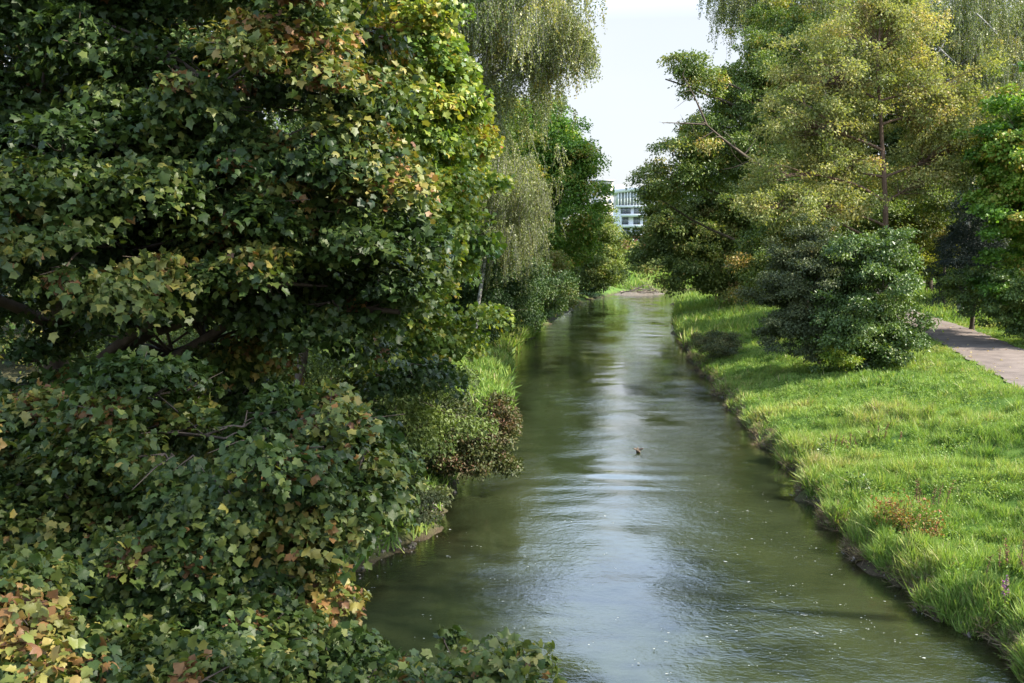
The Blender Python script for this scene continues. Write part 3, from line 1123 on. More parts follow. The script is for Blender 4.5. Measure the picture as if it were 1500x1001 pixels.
    part('coping', plain('coping_stone', (.5, .48, .44), .9), r4, (((xa + xb) / 2, Y4, z1 + .12), (xb - xa + .2, .8, .24)))
    for zz in (.75, 1.25):
        part('rail', metal, r4, (((xa + xb) / 2, Y4, z1 + zz), (xb - xa, .09, .09)))
    x = xa + .2
    while x < xb:
        part('post', metal, r4, ((x, Y4, z1 + .74), (.12, .12, 1.0)))
        x += 2.4


def duck():
    x, y = at(935, 664, 36.7)[:2]
    g = Geo()
    c = np.array([x, y, .035])
    c0 = np.array([x, y, .03])
    # body swims away from the camera, wings half raised
    prof = [(-.24, .012, .09), (-.18, .045, .08), (-.08, .085, .06), (.04, .095, .05), (.13, .075, .06), (.18, .045, .09), (.205, .032, .12), (.225, .038, .145), (.25, .034, .15), (.275, .018, .145), (.31, .011, .14), (.325, .006, .14)]
    a = np.arange(10) * 2 * pi / 10
    V = []
    for (t, rad, zz) in prof:
        V.append(np.stack([c[0] + rad * np.cos(a) * 1.0, np.full(10, c[1] + t), c[2] - .05 + zz + rad * .8 * np.sin(a)], 1))
    V = np.concatenate(V)
    n = len(prof)
    i = np.arange(n - 1)[:, None] * 10
    j = np.arange(10)[None]
    Q = np.stack([i + j, i + (j + 1) % 10, i + 10 + (j + 1) % 10, i + 10 + j], -1).reshape(-1, 4)
    V = np.concatenate([V, [V[:10].mean(0)], [V[-10:].mean(0)]])
    k0, k1 = n * 10, n * 10 + 1
    e = (n - 1) * 10
    caps = np.array([[k0, (i_ + 1) % 10, i_] for i_ in range(10)] + [[k1, e + i_, e + (i_ + 1) % 10] for i_ in range(10)])
    g.add(V, [Q, caps])
    for s in (-1, 1):
        W = []
        for (u, wz, y0, y1, th) in [(.01, .04, -.06, .10, .025), (.09, .09, -.10, .11, .018), (.15, .12, -.13, .07, .014), (.20, .135, -.13, -.02, .010)]:
            for (yy, tz) in ((y0, 0), (y1, .01)):
                W += [(c[0] + s * u, c[1] + yy, c[2] + wz + tz - th), (c[0] + s * u, c[1] + yy, c[2] + wz + tz + th)]
        Q = []
        for k in range(3):
            o = k * 4
            Q += [[o, o + 4, o + 5, o + 1], [o + 2, o + 3, o + 7, o + 6], [o + 1, o + 5, o + 7, o + 3], [o, o + 2, o + 6, o + 4]]
        Q += [[0, 1, 3, 2], [12, 14, 15, 13]]
        g.add(W, np.array(Q))
    m, nt = newmat('duck_plumage')
    co = N(nt, 'ShaderNodeTexCoord')
    no = N(nt, 'ShaderNodeTexNoise', Scale=28.0, Detail=3.0)
    L(nt, co.outputs['Object'], no.inputs['Vector'])
    r = ramp(nt, [(.4, (.035, .022, .013)), (.55, (.09, .055, .03)), (.72, (.26, .19, .12))])
    L(nt, no.outputs['Fac'], r.inputs[0])
    p = N(nt, 'ShaderNodeBsdfPrincipled', Roughness=.7)
    L(nt, r.outputs[0], p.inputs['Base Color'])
    L(nt, p.outputs[0], N(nt, 'ShaderNodeOutputMaterial').inputs[0])
    for i_ in range(len(g.V)):
        g.V[i_] = (c0 + (g.V[i_] - c0) * .92).astype(np.float32)
    o = g.build('duck', m)
    md = o.modifiers.new('m', 'REMESH')
    md.mode = 'VOXEL'
    md.voxel_size = .008
    md.use_smooth_shade = True
    tag(o, 'small brown duck with half raised wings on the open river', 'duck')


def driftwood():
    r = rng(77)
    g = Geo()
    # gravel bar at the outside of the bend
    cx, cy = at(935, 432, 176)[0], 174.5
    X = np.linspace(cx - 5.5, cx + 6, 46)
    Y = np.linspace(cy - 7, cy + 9, 60)

    def zf(P):
        u = (P[:, 0] - cx - (P[:, 1] - cy) * .35) / 4.6
        v = (P[:, 1] - cy) / 7.0
        q = 1 - u * u - v * v
        return np.clip(q, -1.0, 1) * .5 + .05 * nz_small(P * 2) - .12
    grid(g, X, Y, zf)
    o = g.build('gravel_bar', barkmat('river_gravel', (.07, .055, .035), (.21, .175, .13), 7, (1, 1, 1), .8), smooth=True)
    o['kind'] = 'structure'
    for i in range(14):
        g = Geo()
        c = np.array([cx + r.uniform(-4.0, 5.0), cy + r.uniform(-5, 4), .0])
        c[2] = max(.15, float(zf(c[None, :2])[0])) + r.uniform(0, .3)
        a = r.uniform(-.5, .5) + (pi if r.random() < .5 else 0)
        ln = r.uniform(1.6, 4.2)
        e = c + np.array([math.cos(a) * ln, math.sin(a) * ln * .6, r.uniform(.0, .9) + (1.2 if i % 5 == 0 else 0)])
        P = bez(c, e, .15, 8, r, .1)
        tube(g, P, np.linspace(.13, .03, 8) * r.uniform(.6, 1.2), 6)
        for q in range(2, 7):
            e2 = P[q] + r.normal(size=3) * .45 + np.array([0, 0, .25])
            tube(g, bez(P[q], e2, .05, 4, r, .1), [.05, .035, .025, .012], 4)
        o = g.build('dead_branch', M['deadwood'])
        P0 = P[0].copy()
        tag(o, 'bleached dead branch in the driftwood tangle on the gravel bar', 'branch', 'driftwood on the gravel bar')


# ------------------------------------------------------------------ the trees, one by one
def forest():
    T = tree
    # --- left bank, near
    T('maple_tree', 'huge dark green maple filling the upper left beside the river', 'tree', (-6.6, 14.5),
      [(60, 120, 12.5, 210, 190, 2.2), (300, 90, 11.5, 230, 190, 2.0), (440, 190, 11.8, 145, 200, 1.8), (520, 330, 12.2, 100, 150, 1.4),
       (160, 330, 11.0, 220, 150, 1.8), (400, 400, 11.5, 220, 130, 1.6), (60, 560, 11.5, 170, 110, 1.6), (585, 450, 12.0, 75, 60, .8),
       (-200, 300, 12.5, 260, 420, 2.6), (200, -170, 13.5, 380, 220, 3.0), (440, -60, 14.5, 120, 150, 1.8), (300, 480, 13.6, 330, 160, 1.6)],
      MAPLE2, .084, 'maple', seedy=.13, rc=.42, lai=2.2, cover=1.7, gap=-.45, seed=2, tint=(.25, .17, .15), girth=.26, flat=.42, droop=.4, twigs=3, rough=.14,
      top=(-6.0, 15, 15.5), upn=.65, hot=(590, 110, 12.0, 1.3, .33))
    T('maple_tree', 'lower maple with pale lit leaves bulging out over the near left shore', 'tree', (-5.6, 11.5),
      [(330, 630, 8.6, 230, 110, 1.4), (480, 690, 8.8, 115, 90, 1.0), (200, 780, 8.4, 260, 110, 1.4), (420, 830, 9.0, 150, 100, 1.2), (50, 900, 7.6, 250, 130, 1.3),
       (330, 950, 7.6, 240, 100, 1.2), (560, 960, 8.2, 130, 60, .8), (20, 700, 9.0, 170, 130, 1.3)],
      MAPLE, .070, 'maple', seedy=.15, rc=.32, lai=2.2, cover=2.0, gap=-.6, seed=5, tint=(.34, .17, .16), girth=.09, flat=.4, droop=.45, twigs=3, rough=.10,
      top=(-3.6, 9.3, 6.2), upn=.75)
    T('maple_tree', 'near maple with scorched brown leaves poking in at the left edge', 'tree', (-5.2, 5.5),
      [(-60, 470, 6.4, 105, 80, .5), (-90, 880, 5.6, 150, 60, .5), (20, 945, 5.4, 90, 45, .35), (-250, 680, 6.2, 180, 240, .9), (90, 990, 5.2, 60, 24, .25)],
      MAPLE, .060, 'maple', seedy=.2, rc=.22, lai=2.1, cover=1.8, gap=-.4, seed=8, tint=(.38, .20, .17), girth=.12, flat=.45, twigs=4, rough=.12, top=(-4.6, 5.9, 7.6))
    T('field_maple_tree', 'young maple whose yellow green tips edge the bottom of the view', 'tree', (-2.6, 5.4),
      [(520, 1045, 6.0, 170, 90, .5), (680, 1000, 6.2, 90, 66, .4), (380, 1030, 6.0, 140, 90, .5), (800, 1035, 6.4, 70, 45, .3), (930, 1030, 6.6, 50, 38, .25), (200, 1010, 6.2, 170, 70, .5)],
      MAPLE, .060, 'maple', seedy=.2, rc=.22, lai=2.1, cover=1.9, gap=-.4, seed=9, tint=(.54, .14, .14), girth=.07, flat=.45, twigs=4, rough=.12, top=(-1.3, 6.1, 4.2))
    # --- left bank, middle
    T('yellowing_maple_tree', 'yellowing maple behind the huge dark one, leaning to the river', 'tree', (-5.6, 24),
      [(590, 130, 21, 90, 110, 1.6), (622, 260, 21.5, 76, 100, 1.5), (618, 370, 22, 70, 80, 1.5), (560, 210, 22, 110, 160, 1.8), (610, 480, 23, 80, 70, 1.4), (655, 210, 24, 55, 80, 1.2),
       (520, 30, 22, 110, 110, 1.8)],
      MAPLE2, .115, 'maple_yellow', rc=.5, lai=2.0, cover=1.9, seed=12, tint=(.43, .16, .14), girth=.18, flat=.5, twigs=2, top=(-3.6, 22.5, 12), rough=.2)
    T('hornbeam_tree', 'olive green understorey tree in the shade below the yellowing maple', 'tree', (-6.0, 30),
      [(600, 560, 27, 90, 80, 1.6), (520, 600, 26, 100, 100, 1.8), (590, 480, 28, 50, 60, 1.5), (420, 560, 27, 140, 160, 2.0), (250, 560, 28, 200, 200, 2.2)],
      OVAL, .10, 'brownish', rc=.55, lai=1.6, cover=1.6, seed=14, tint=(.12, .12, .12), girth=.14, flat=.45, twigs=2, top=(-4, 29, 8))
    T('reddish_shrub', 'dark green shrub with reddish leaf tips leaning over the water', 'shrub', (-2.9, 33),
      [(690, 622, 31, 60, 45, 1.2), (700, 680, 30.5, 52, 52, 1.1), (640, 660, 31.5, 60, 80, 1.3), (728, 632, 31, 26, 34, .7), (600, 730, 30.0, 50, 55, 1.2), (590, 620, 32, 60, 70, 1.2), (665, 728, 30.0, 48, 34, 1.2), (620, 625, 32.5, 55, 50, 1.2)],
      OVAL, .10, 'red', rc=.42, lai=2.0, cover=1.9, seed=16, tint=(.12, .14, .13), girth=.09, flat=.5, twigs=3, stems=4, rough=.2, hot=(730, 610, 31, .9, .28))
    T('hazel_shrub', 'pale olive shrub overhanging the shady shore below the reddish one', 'shrub', (-3.9, 25.5),
      [(560, 735, 25.0, 85, 36, 1.0), (610, 745, 25.3, 50, 30, .8), (520, 790, 24.5, 50, 48, 1.0), (480, 860, 23, 60, 60, 1.0), (595, 772, 24.6, 48, 24, .9), (520, 835, 23.0, 40, 34, .9)],
      OVAL, .085, 'greyshrub', rc=.36, lai=1.9, cover=1.8, seed=17, tint=(.35, .15, .12), girth=.06, flat=.4, twigs=3, stems=4, rough=.2)
    T('birch_tree', 'tall weeping birch with hanging twigs against the pale sky', 'tree', (-4.6, 58),
      [(650, 60, 56, 150, 130, 4.5), (760, 20, 54, 105, 80, 3.5), (835, 25, 53, 48, 45, 2.4), (800, 60, 54, 60, 40, 2.4), (620, -120, 57, 200, 130, 5.5), (720, 130, 56, 60, 80, 3.0), (590, 180, 58, 90, 90, 3.5), (770, -110, 55, 90, 90, 3.5)],
      DIAM, .115, 'birch', bark='birchbark', rc=.95, lai=3.0, cover=1.7, seed=20, tint=(.38, .16, .15), girth=.26, weep=(2.2, .16), top=(-4.0, 57, 29), rough=.2)
    T('birch_tree', 'smaller drooping birch below the tall one, beside the bright ash', 'tree', (-2.6, 66),
      [(745, 255, 66, 55, 55, 2.5), (760, 320, 66, 52, 65, 2.4), (715, 310, 66, 55, 75, 2.5)],
      DIAM, .095, 'birch', bark='birchbark', rc=.9, lai=3, cover=1.8, seed=21, tint=(.30, .14, .14), girth=.16, weep=(1.9, .16), top=(-.8, 66, 14.5), rough=.2)
    T('beech_tree', 'dark spreading tree over the shaded shore under the small birch', 'tree', (-4.0, 72),
      [(700, 400, 70, 60, 62, 3.5), (745, 435, 72, 46, 46, 3.0), (785, 415, 78, 48, 48, 3.0), (705, 450, 70, 50, 40, 3.0), (660, 430, 70, 60, 62, 3.0), (600, 330, 74, 120, 120, 4.0), (500, 350, 76, 180, 180, 5.0)],
      OVAL, .16, 'dark', rc=.95, lai=1.9, cover=1.7, seed=22, tint=(.35, .17, .15), girth=.28, flat=.6, top=(-4, 72, 13))
    T('ash_tree', 'bright green rounded ash rising above the left bank', 'tree', (2.2, 116),
      [(815, 200, 112, 36, 42, 3.4), (835, 245, 110, 38, 40, 3.4), (855, 290, 110, 28, 45, 3.0), (790, 280, 112, 48, 70, 4.0), (825, 340, 112, 42, 50, 3.8), (795, 180, 114, 24, 28, 2.4), (770, 220, 116, 40, 60, 4.0), (860, 240, 110, 18, 24, 1.6)],
      DIAM, .30, 'ash', rc=1.15, lai=2.1, cover=1.8, seed=24, tint=(.52, .19, .15), girth=.36, flat=.7, top=(4.2, 113, 19), rough=.25)
    T('elder_shrub', 'brownish fading shrub hanging over the far shaded shore', 'shrub', (2.0, 92),
      [(800, 400, 90, 30, 26, 1.8), (785, 430, 88, 28, 28, 1.8), (815, 425, 93, 20, 22, 1.5)],
      OVAL, .19, 'brownish', rc=.75, lai=1.8, cover=1.7, seed=25, tint=(.5, .15, .15), girth=.12, stems=3)
    T('alder_tree', 'olive brown alder where the river bends, left shore', 'tree', (9.6, 160),
      [(862, 350, 156, 36, 38, 4.0), (888, 375, 158, 32, 32, 3.6), (880, 335, 160, 22, 32, 3.0), (845, 390, 150, 36, 28, 3.5), (892, 360, 162, 11, 22, 2.0), (872, 400, 152, 34, 22, 3.0)],
      DIAM, .36, 'brownish', rc=1.25, lai=1.9, cover=1.7, seed=27, tint=(.22, .2, .15), girth=.28, flat=.5, rough=.28, top=(12.6, 160, 11))
    T('willow_shrub', 'low dark shrub at the foot of the bend by the gravel bar', 'shrub', (15.2, 166),
      [(895, 402, 162, 24, 14, 2.4), (870, 415, 158, 22, 12, 2.2)],
      DIAM, .32, 'dark', rc=.9, lai=1.9, cover=1.8, seed=28, tint=(.35, .2, .15), girth=.1, stems=3)

    # --- right bank
    T('hawthorn_tree', 'bushy olive and rust coloured tree spreading over the far right shore', 'tree', (25.5, 113),
      [(1000, 345, 108, 58, 44, 4.5), (1060, 330, 110, 58, 50, 4.5), (965, 378, 107, 44, 30, 3.4), (985, 400, 106, 36, 20, 3), (1030, 390, 108, 58, 32, 4.0), (1090, 380, 108, 48, 48, 4.0), (960, 330, 108, 26, 26, 2.5), (1050, 415, 106, 42, 26, 3.0), (1020, 300, 110, 50, 26, 3.5)],
      DIAM, .28, 'brownish', bark='barkred', rc=1.1, lai=2.0, cover=1.8, seed=31, tint=(.30, .2, .15), girth=.28, flat=.65, rough=.3, stems=2, top=(24, 111, 11))
    T('oak_tree', 'dark green oak reaching a long crooked limb out to the left', 'tree', (27.0, 92),
      [(1005, 95, 80, 28, 14, 1.6), (1010, 125, 80, 30, 20, 1.8), (975, 115, 80, 22, 12, 1.2), (985, 225, 82, 34, 14, 2.0), (1000, 260, 83, 52, 20, 2.6), (1050, 180, 84, 38, 42, 3.0), (1100, 130, 86, 45, 55, 4.0),
       (1150, 60, 90, 60, 70, 4.5), (1080, 240, 84, 60, 42, 4.0), (1120, 200, 88, 60, 70, 4.5), (1020, 215, 83, 34, 22, 2.2), (960, 285, 84, 20, 12, 1.5), (1110, 70, 86, 30, 16, 2.0)],
      OVAL, .21, 'oak', rc=.85, lai=1.9, cover=1.7, seed=33, tint=(.38, .2, .15), girth=.42, flat=.62, rough=.3, top=(25.5, 90, 25),
      bare=[((1135, 258, 80), (1035, 183, 77), .2), ((1035, 183, 77), (970, 180, 76), .08), ((1035, 183, 77), (1000, 110, 77), .09)])
    T('golden_tree', 'tall golden brown leaved tree with a straight dark trunk', 'tree', (22.7, 60.6),
      [(1290, 60, 62, 95, 62, 4.0), (1220, 110, 61, 80, 52, 3.6), (1370, 130, 62, 75, 60, 3.6), (1180, 180, 60, 62, 45, 3.2), (1350, 165, 62, 70, 44, 2.8), (1235, 190, 62, 60, 44, 3.0), (1225, 235, 61, 60, 34, 2.8), (1390, 220, 62, 62, 50, 3.2),
       (1150, 250, 59, 52, 32, 2.8), (1350, 262, 62, 50, 32, 2.4), (1130, 300, 58, 55, 26, 2.5), (1200, 300, 59, 60, 24, 2.6), (1300, 20, 63, 60, 36, 3)],
      DIAM, .165, 'golden', bark='barkred', rc=.58, lai=1.1, cover=1.5, gap=-.6, seed=35, tint=(.34, .20, .15), girth=.23, flat=.75, rough=.25, twigs=2, upn=.35,
      trunk_pts=[(22.7, 60.6, 7), tuple(at(1297, 290, 60.4)), tuple(at(1291, 190, 60.8)), tuple(at(1285, 100, 60.5)), tuple(at(1290, 20, 61.5))])
    T('cornel_bush', 'dusty grey green bush, left half of the pair before the golden tree', 'bush', (16.6, 53.5),
      [(1168, 430, 52, 36, 55, 2.0), (1190, 370, 53, 40, 30, 2.0), (1150, 480, 51, 30, 26, 1.4), (1200, 440, 52, 45, 70, 2.0), (1125, 438, 52.5, 22, 11, 1.2), (1150, 375, 53, 18, 22, 1.0), (1190, 495, 50.5, 40, 30, 1.6)],
      OVAL, .115, 'greyshrub', rc=.5, lai=2.1, cover=1.9, seed=37, tint=(.26, .14, .13), girth=.09, flat=.5, twigs=2, stems=5, rough=.42)
    T('dogwood_bush', 'deep green broad leaved bush, right half of the pair by the path', 'bush', (18.9, 50.5),
      [(1262, 430, 49.5, 54, 55, 2.2), (1288, 470, 49.5, 40, 40, 1.9), (1240, 480, 48.5, 42, 44, 1.7), (1298, 400, 51, 30, 40, 1.8), (1262, 380, 51, 40, 30, 2.0), (1280, 508, 48.8, 48, 26, 1.6), (1215, 508, 48.6, 32, 24, 1.3), (1322, 490, 49, 18, 26, 1.2), (1305, 360, 51, 22, 20, 1.2)],
      OVAL, .15, 'shrub', rc=.5, lai=2.1, cover=1.9, seed=38, tint=(.34, .16, .13), girth=.09, flat=.5, twigs=2, stems=5, rough=.42)
    T('lime_shrub', 'little lime green shrub at the foot of the deep green bush', 'shrub', (16.0, 47.2),
      [(1235, 525, 47.0, 20, 11, .6), (1222, 518, 47.2, 9, 8, .4)],
      OVAL, .10, 'lime', rc=.25, lai=1.8, cover=1.8, seed=39, tint=(.5, .2, .15), girth=.03, stems=3)
    T('field_maple_tree', 'mid green tree filling the gap behind the paired bushes', 'tree', (23.0, 72),
      [(1240, 330, 70, 90, 50, 3.4), (1160, 330, 72, 60, 50, 3.4), (1320, 330, 70, 55, 45, 3.0), (1110, 390, 70, 32, 40, 2.6), (1340, 290, 72, 60, 36, 3.0), (1250, 280, 72, 90, 36, 3.0)],
      OVAL, .16, 'oak', rc=.8, lai=1.9, cover=1.6, seed=40, tint=(.45, .2, .15), girth=.22, flat=.65, top=(23.5, 72, 11.5))
    T('juniper_bush', 'blue grey drooping evergreen beyond the footpath', 'bush', (31.5, 68),
      [(1420, 350, 66, 42, 44, 2.2), (1400, 395, 66, 32, 40, 1.8), (1445, 400, 66, 36, 36, 1.8), (1430, 300, 67, 34, 26, 1.8), (1425, 432, 65, 34, 22, 1.5)],
      NARROW, .17, 'juniper', rc=.6, lai=2.6, cover=2.0, seed=41, tint=(.4, .18, .15), girth=.16, flat=.5, droop=.4, rough=.22, top=(31.2, 67, 9.5))
    T('lime_tree', 'fresh green maple at the right edge past the footpath', 'tree', (34.5, 62),
      [(1480, 210, 58, 52, 52, 2.4), (1490, 300, 58, 50, 62, 2.6), (1520, 400, 57, 60, 80, 2.6), (1560, 250, 60, 90, 150, 3.5), (1470, 420, 59, 34, 34, 1.6)],
      MAPLE2, .17, 'ash', rc=.65, lai=1.9, cover=1.8, seed=42, tint=(.52, .2, .15), girth=.24, flat=.45, twigs=1, top=(32.6, 60, 13))
    T('elder_bush', 'dark bush crowding the right edge beside the footpath', 'bush', (31.2, 58.5),
      [(1490, 440, 56.5, 44, 34, 1.8), (1450, 430, 60, 42, 34, 1.8), (1425, 415, 63, 34, 26, 1.8), (1530, 450, 56, 50, 50, 2.0)],
      OVAL, .14, 'shrub', rc=.5, lai=2.0, cover=1.8, seed=43, tint=(.40, .2, .15), girth=.08, flat=.45, twigs=1, stems=4)
    T('birch_tree', 'weeping birch at the top right whose bare twigs catch the light', 'tree', (37, 82),
      [(1430, 70, 80, 80, 80, 4.5), (1370, 20, 82, 70, 60, 4.5), (1480, 130, 78, 60, 80, 4.0), (1440, 180, 80, 60, 60, 4.0), (1520, 30, 82, 70, 90, 4.5), (1400, -80, 84, 110, 80, 5.0)],
      DIAM, .13, 'birch', bark='birchbark', rc=1.1, lai=3, cover=1.6, seed=44, tint=(.32, .15, .15), girth=.28, weep=(2.6, .22), top=(38, 81, 31), rough=.2,
      bare=[((1375, 70, 76), (1400, 92, 76), .09), ((1360, 100, 76), (1385, 60, 76), .07), ((1430, 20, 76), (1460, 50, 76), .07)])
    T('birch_tree', 'weeping birch behind the oak, its twigs hanging at the sky gap', 'tree', (32, 104),
      [(1150, 10, 100, 75, 40, 5.0), (1090, 0, 98, 42, 26, 3.5), (1210, 30, 100, 60, 50, 4.5), (1160, -70, 102, 95, 60, 5.5), (1075, -50, 98, 40, 40, 3.0)],
      DIAM, .17, 'birch', bark='birchbark', rc=1.2, lai=3, cover=1.5, seed=45, tint=(.30, .15, .15), girth=.34, weep=(3.6, .26), top=(30.5, 102, 38), rough=.2)
    T('poplar_tree', 'slim pale tree top peeping over the oak limb at the sky edge', 'tree', (31.5, 150),
      [(965, 255, 146, 9, 30, 1.6), (975, 290, 146, 12, 30, 2.0), (985, 330, 146, 20, 30, 2.5)],
      DIAM, .34, 'birch', rc=.9, lai=1.6, cover=1.6, seed=46, tint=(.5, .2, .15), girth=.2, top=(22.0, 146, 19))
    # tall trees that close the view
    far = [
        ('lime_tree', 'broad dark tree behind the golden tree and the birch', (47, 112), [(1300, 200, 108, 110, 120, 7), (1250, 60, 108, 90, 110, 6), (1380, 260, 106, 90, 90, 6), (1330, 360, 104, 100, 50, 5)], 'wood', 51, .32),
        ('lime_tree', 'broad green tree behind the fresh maple on the right', (60, 104), [(1470, 240, 98, 100, 120, 6), (1560, 120, 98, 110, 150, 7), (1450, 100, 102, 80, 90, 6), (1480, 370, 94, 80, 60, 5)], 'wood', 52, .30),
        ('beech_tree', 'dense tree between the oak and the golden tree, further back', (39, 128), [(1180, 240, 122, 80, 110, 7), (1130, 320, 122, 70, 70, 6), (1220, 340, 118, 80, 60, 6), (1200, 130, 122, 70, 80, 6)], 'dark', 53, .36),
        ('beech_tree', 'dense tree right of the oak in the second row', (44, 140), [(1080, 290, 134, 50, 60, 6), (1120, 180, 136, 45, 80, 6), (1040, 330, 134, 40, 50, 5)], 'wood', 54, .38),
        ('lime_tree', 'shaded tree standing behind the weeping birch on the left bank', (-14, 82), [(620, 160, 80, 120, 150, 6), (520, 100, 82, 150, 200, 7), (690, 300, 80, 60, 80, 5), (560, 350, 78, 150, 90, 6), (600, 440, 78, 110, 50, 4)], 'wood', 55, .24),
        ('beech_tree', 'dark tree deep in the wood behind the huge maple', (-22, 48), [(200, 300, 46, 330, 260, 6), (-50, 200, 48, 250, 300, 7), (400, 480, 44, 240, 120, 5), (150, 600, 42, 300, 80, 5), (250, 60, 46, 250, 130, 6), (0, -60, 46, 300, 130, 6)], 'dark', 56, .18),
        ('lime_tree', 'green tree behind the bright ash on the left bank', (-6, 132), [(770, 280, 128, 50, 90, 6), (730, 330, 128, 60, 90, 6), (800, 370, 130, 40, 50, 5), (700, 230, 130, 60, 100, 6)], 'wood', 57, .36),
    ]
    for (nm, lb, base, bl, mt, sd, sz) in far:
        T(nm, lb, 'tree', base, bl, DIAM, sz, mt, rc=sz * 4.6, lai=1.7, cover=1.45, seed=sd, tint=(.50, .2, .15), girth=.36, flat=.7, rough=.3)
    # sunlit clearing beyond the path
    T('spindle_shrub', 'yellow green sunlit shrub seen through the gap by the path', 'shrub', (40.5, 94),
      [(1368, 385, 92, 34, 26, 2.4), (1345, 395, 92, 24, 22, 2.0)], DIAM, .24, 'lime', rc=.8, lai=1.8, cover=1.8, seed=61, tint=(.75, .2, .15), girth=.08, stems=3)
    T('plane_tree', 'slim tree with leaning bare trunk in the gap by the path', 'tree', (38.2, 88),
      [(1372, 300, 86, 44, 34, 2.6), (1400, 270, 86, 40, 40, 2.6)], DIAM, .22, 'ash', rc=.9, lai=1.8, cover=1.6, seed=62, tint=(.45, .2, .15), girth=.15, flat=.45, top=(37.0, 86, 13))
    # around the distant building
    T('small_tree', 'small green tree right in front of the white building', 'tree', (37.5, 285),
      [(912, 356, 280, 9, 10, 2.4), (925, 362, 280, 13, 9, 2.6)], DIAM, .55, 'wood', rc=1.3, lai=1.9, cover=1.7, seed=63, tint=(.4, .2, .15), girth=.2)
    T('small_tree', 'yellowish tree partly covering the left of the white building', 'tree', (29.5, 262),
      [(887, 338, 258, 12, 22, 3.0), (884, 355, 258, 18, 24, 3.4), (899, 358, 258, 10, 12, 2.4)], DIAM, .5, 'brownish', rc=1.4, lai=1.5, cover=1.4, seed=64, tint=(.45, .2, .15), girth=.2)
    T('small_tree', 'olive tree on the slope crest right of the white building', 'tree', (42.5, 262),
      [(960, 345, 258, 18, 26, 3.4), (985, 340, 258, 26, 36, 4), (955, 372, 256, 22, 10, 2.4)], DIAM, .5, 'brownish', rc=1.4, lai=1.8, cover=1.6, seed=65, tint=(.42, .2, .15), girth=.22)
    T('bramble_shrub', 'low dark bramble at the water edge of the far slope', 'shrub', (35.5, 204),
      [(962, 418, 200, 18, 5, 2.0), (990, 415, 202, 14, 5, 2)], DIAM, .4, 'shrub', rc=.8, lai=1.9, cover=1.8, seed=66, tint=(.3, .2, .15), girth=.05, stems=3)
    T('bank_shrub', 'small twiggy shrub on the right bank notch at mid river', 'shrub', (13.9, 66),
      [(1052, 508, 62, 26, 17, 1.2), (1035, 500, 64, 18, 12, 1.0), (1068, 500, 63, 14, 11, .8)], OVAL, .09, 'greyshrub', rc=.3, lai=1.6, cover=1.8, seed=67, tint=(.55, .2, .15), girth=.04, stems=5, twigs=3)
    # tall poplars just past the right edge of the view: their broken shade lies on the near left bank
    for k, (yy, xx, lb) in enumerate([(1.5, 25, 'tall poplar by the bridge whose broken shade falls on the maples'), (9.5, 26.5, 'tall poplar standing between two others up from the right bank'), (16.0, 30.5, 'tall poplar nearest the sunlit grass, its shade crossing the river')]):
        T('poplar_tree', lb, 'tree', (xx, yy), [(xx, yy, 27.5, 4.0, 6.0, 3.4, 'w'), (xx - .8, yy + .5, 34, 3.4, 5.0, 3.0, 'w')], DIAM, .26, 'wood', rc=1.3, lai=1.15, cover=.8,
          seed=300 + k, tint=(.4, .2, .15), girth=.35, flat=.6, rough=.3, top=(xx, yy, 36))
    # distant wood behind everything
    r = rng(90)
    g = Geo()
    cl = []
    for (x0, x1, y0, h0) in [(-260, 10, 240, 21), (56, 300, 205, 22), (-200, -30, 120, 20), (75, 260, 140, 22), (-90, -34, 60, 19)]:
        n = int((x1 - x0) * 1.5)
        for _ in range(n):
            x = r.uniform(x0, x1)
            hh = h0 * r.uniform(.7, 1.1)
            cl.append([x, y0 + r.uniform(-12, 14), hh])
    for (x, y, hh) in cl:
        z0 = hz(x, y)
        n = 430
        o = r.normal(size=(n, 3)) * np.array([3.0, 2.2, hh * .27])
        k = unit(r.normal(size=(24, 3))) * np.array([3.2, 2.4, hh * .36])
        o = k[r.integers(0, 24, n)] + r.normal(size=(n, 3)) * np.array([1.1, 1.1, .8])
        P = o + np.array([x, y, z0 + hh * .55])
        P = P[P[:, 2] > z0]
        m = len(P)
        leaves(g, DIAM, P, r.normal(size=(m, 3)) * .6 + np.array([0, -.2, .8]), r.normal(size=(m, 3)), r.uniform(.6, 1.1, m), np.clip(.4 + .15 * r.normal() + .15 * r.normal(size=m), 0, .98))
    o = g.build('distant_woods', M['wood'])
    tag(o, 'far off wood closing the view behind both banks', 'woods')
    o['kind'] = 'stuff'


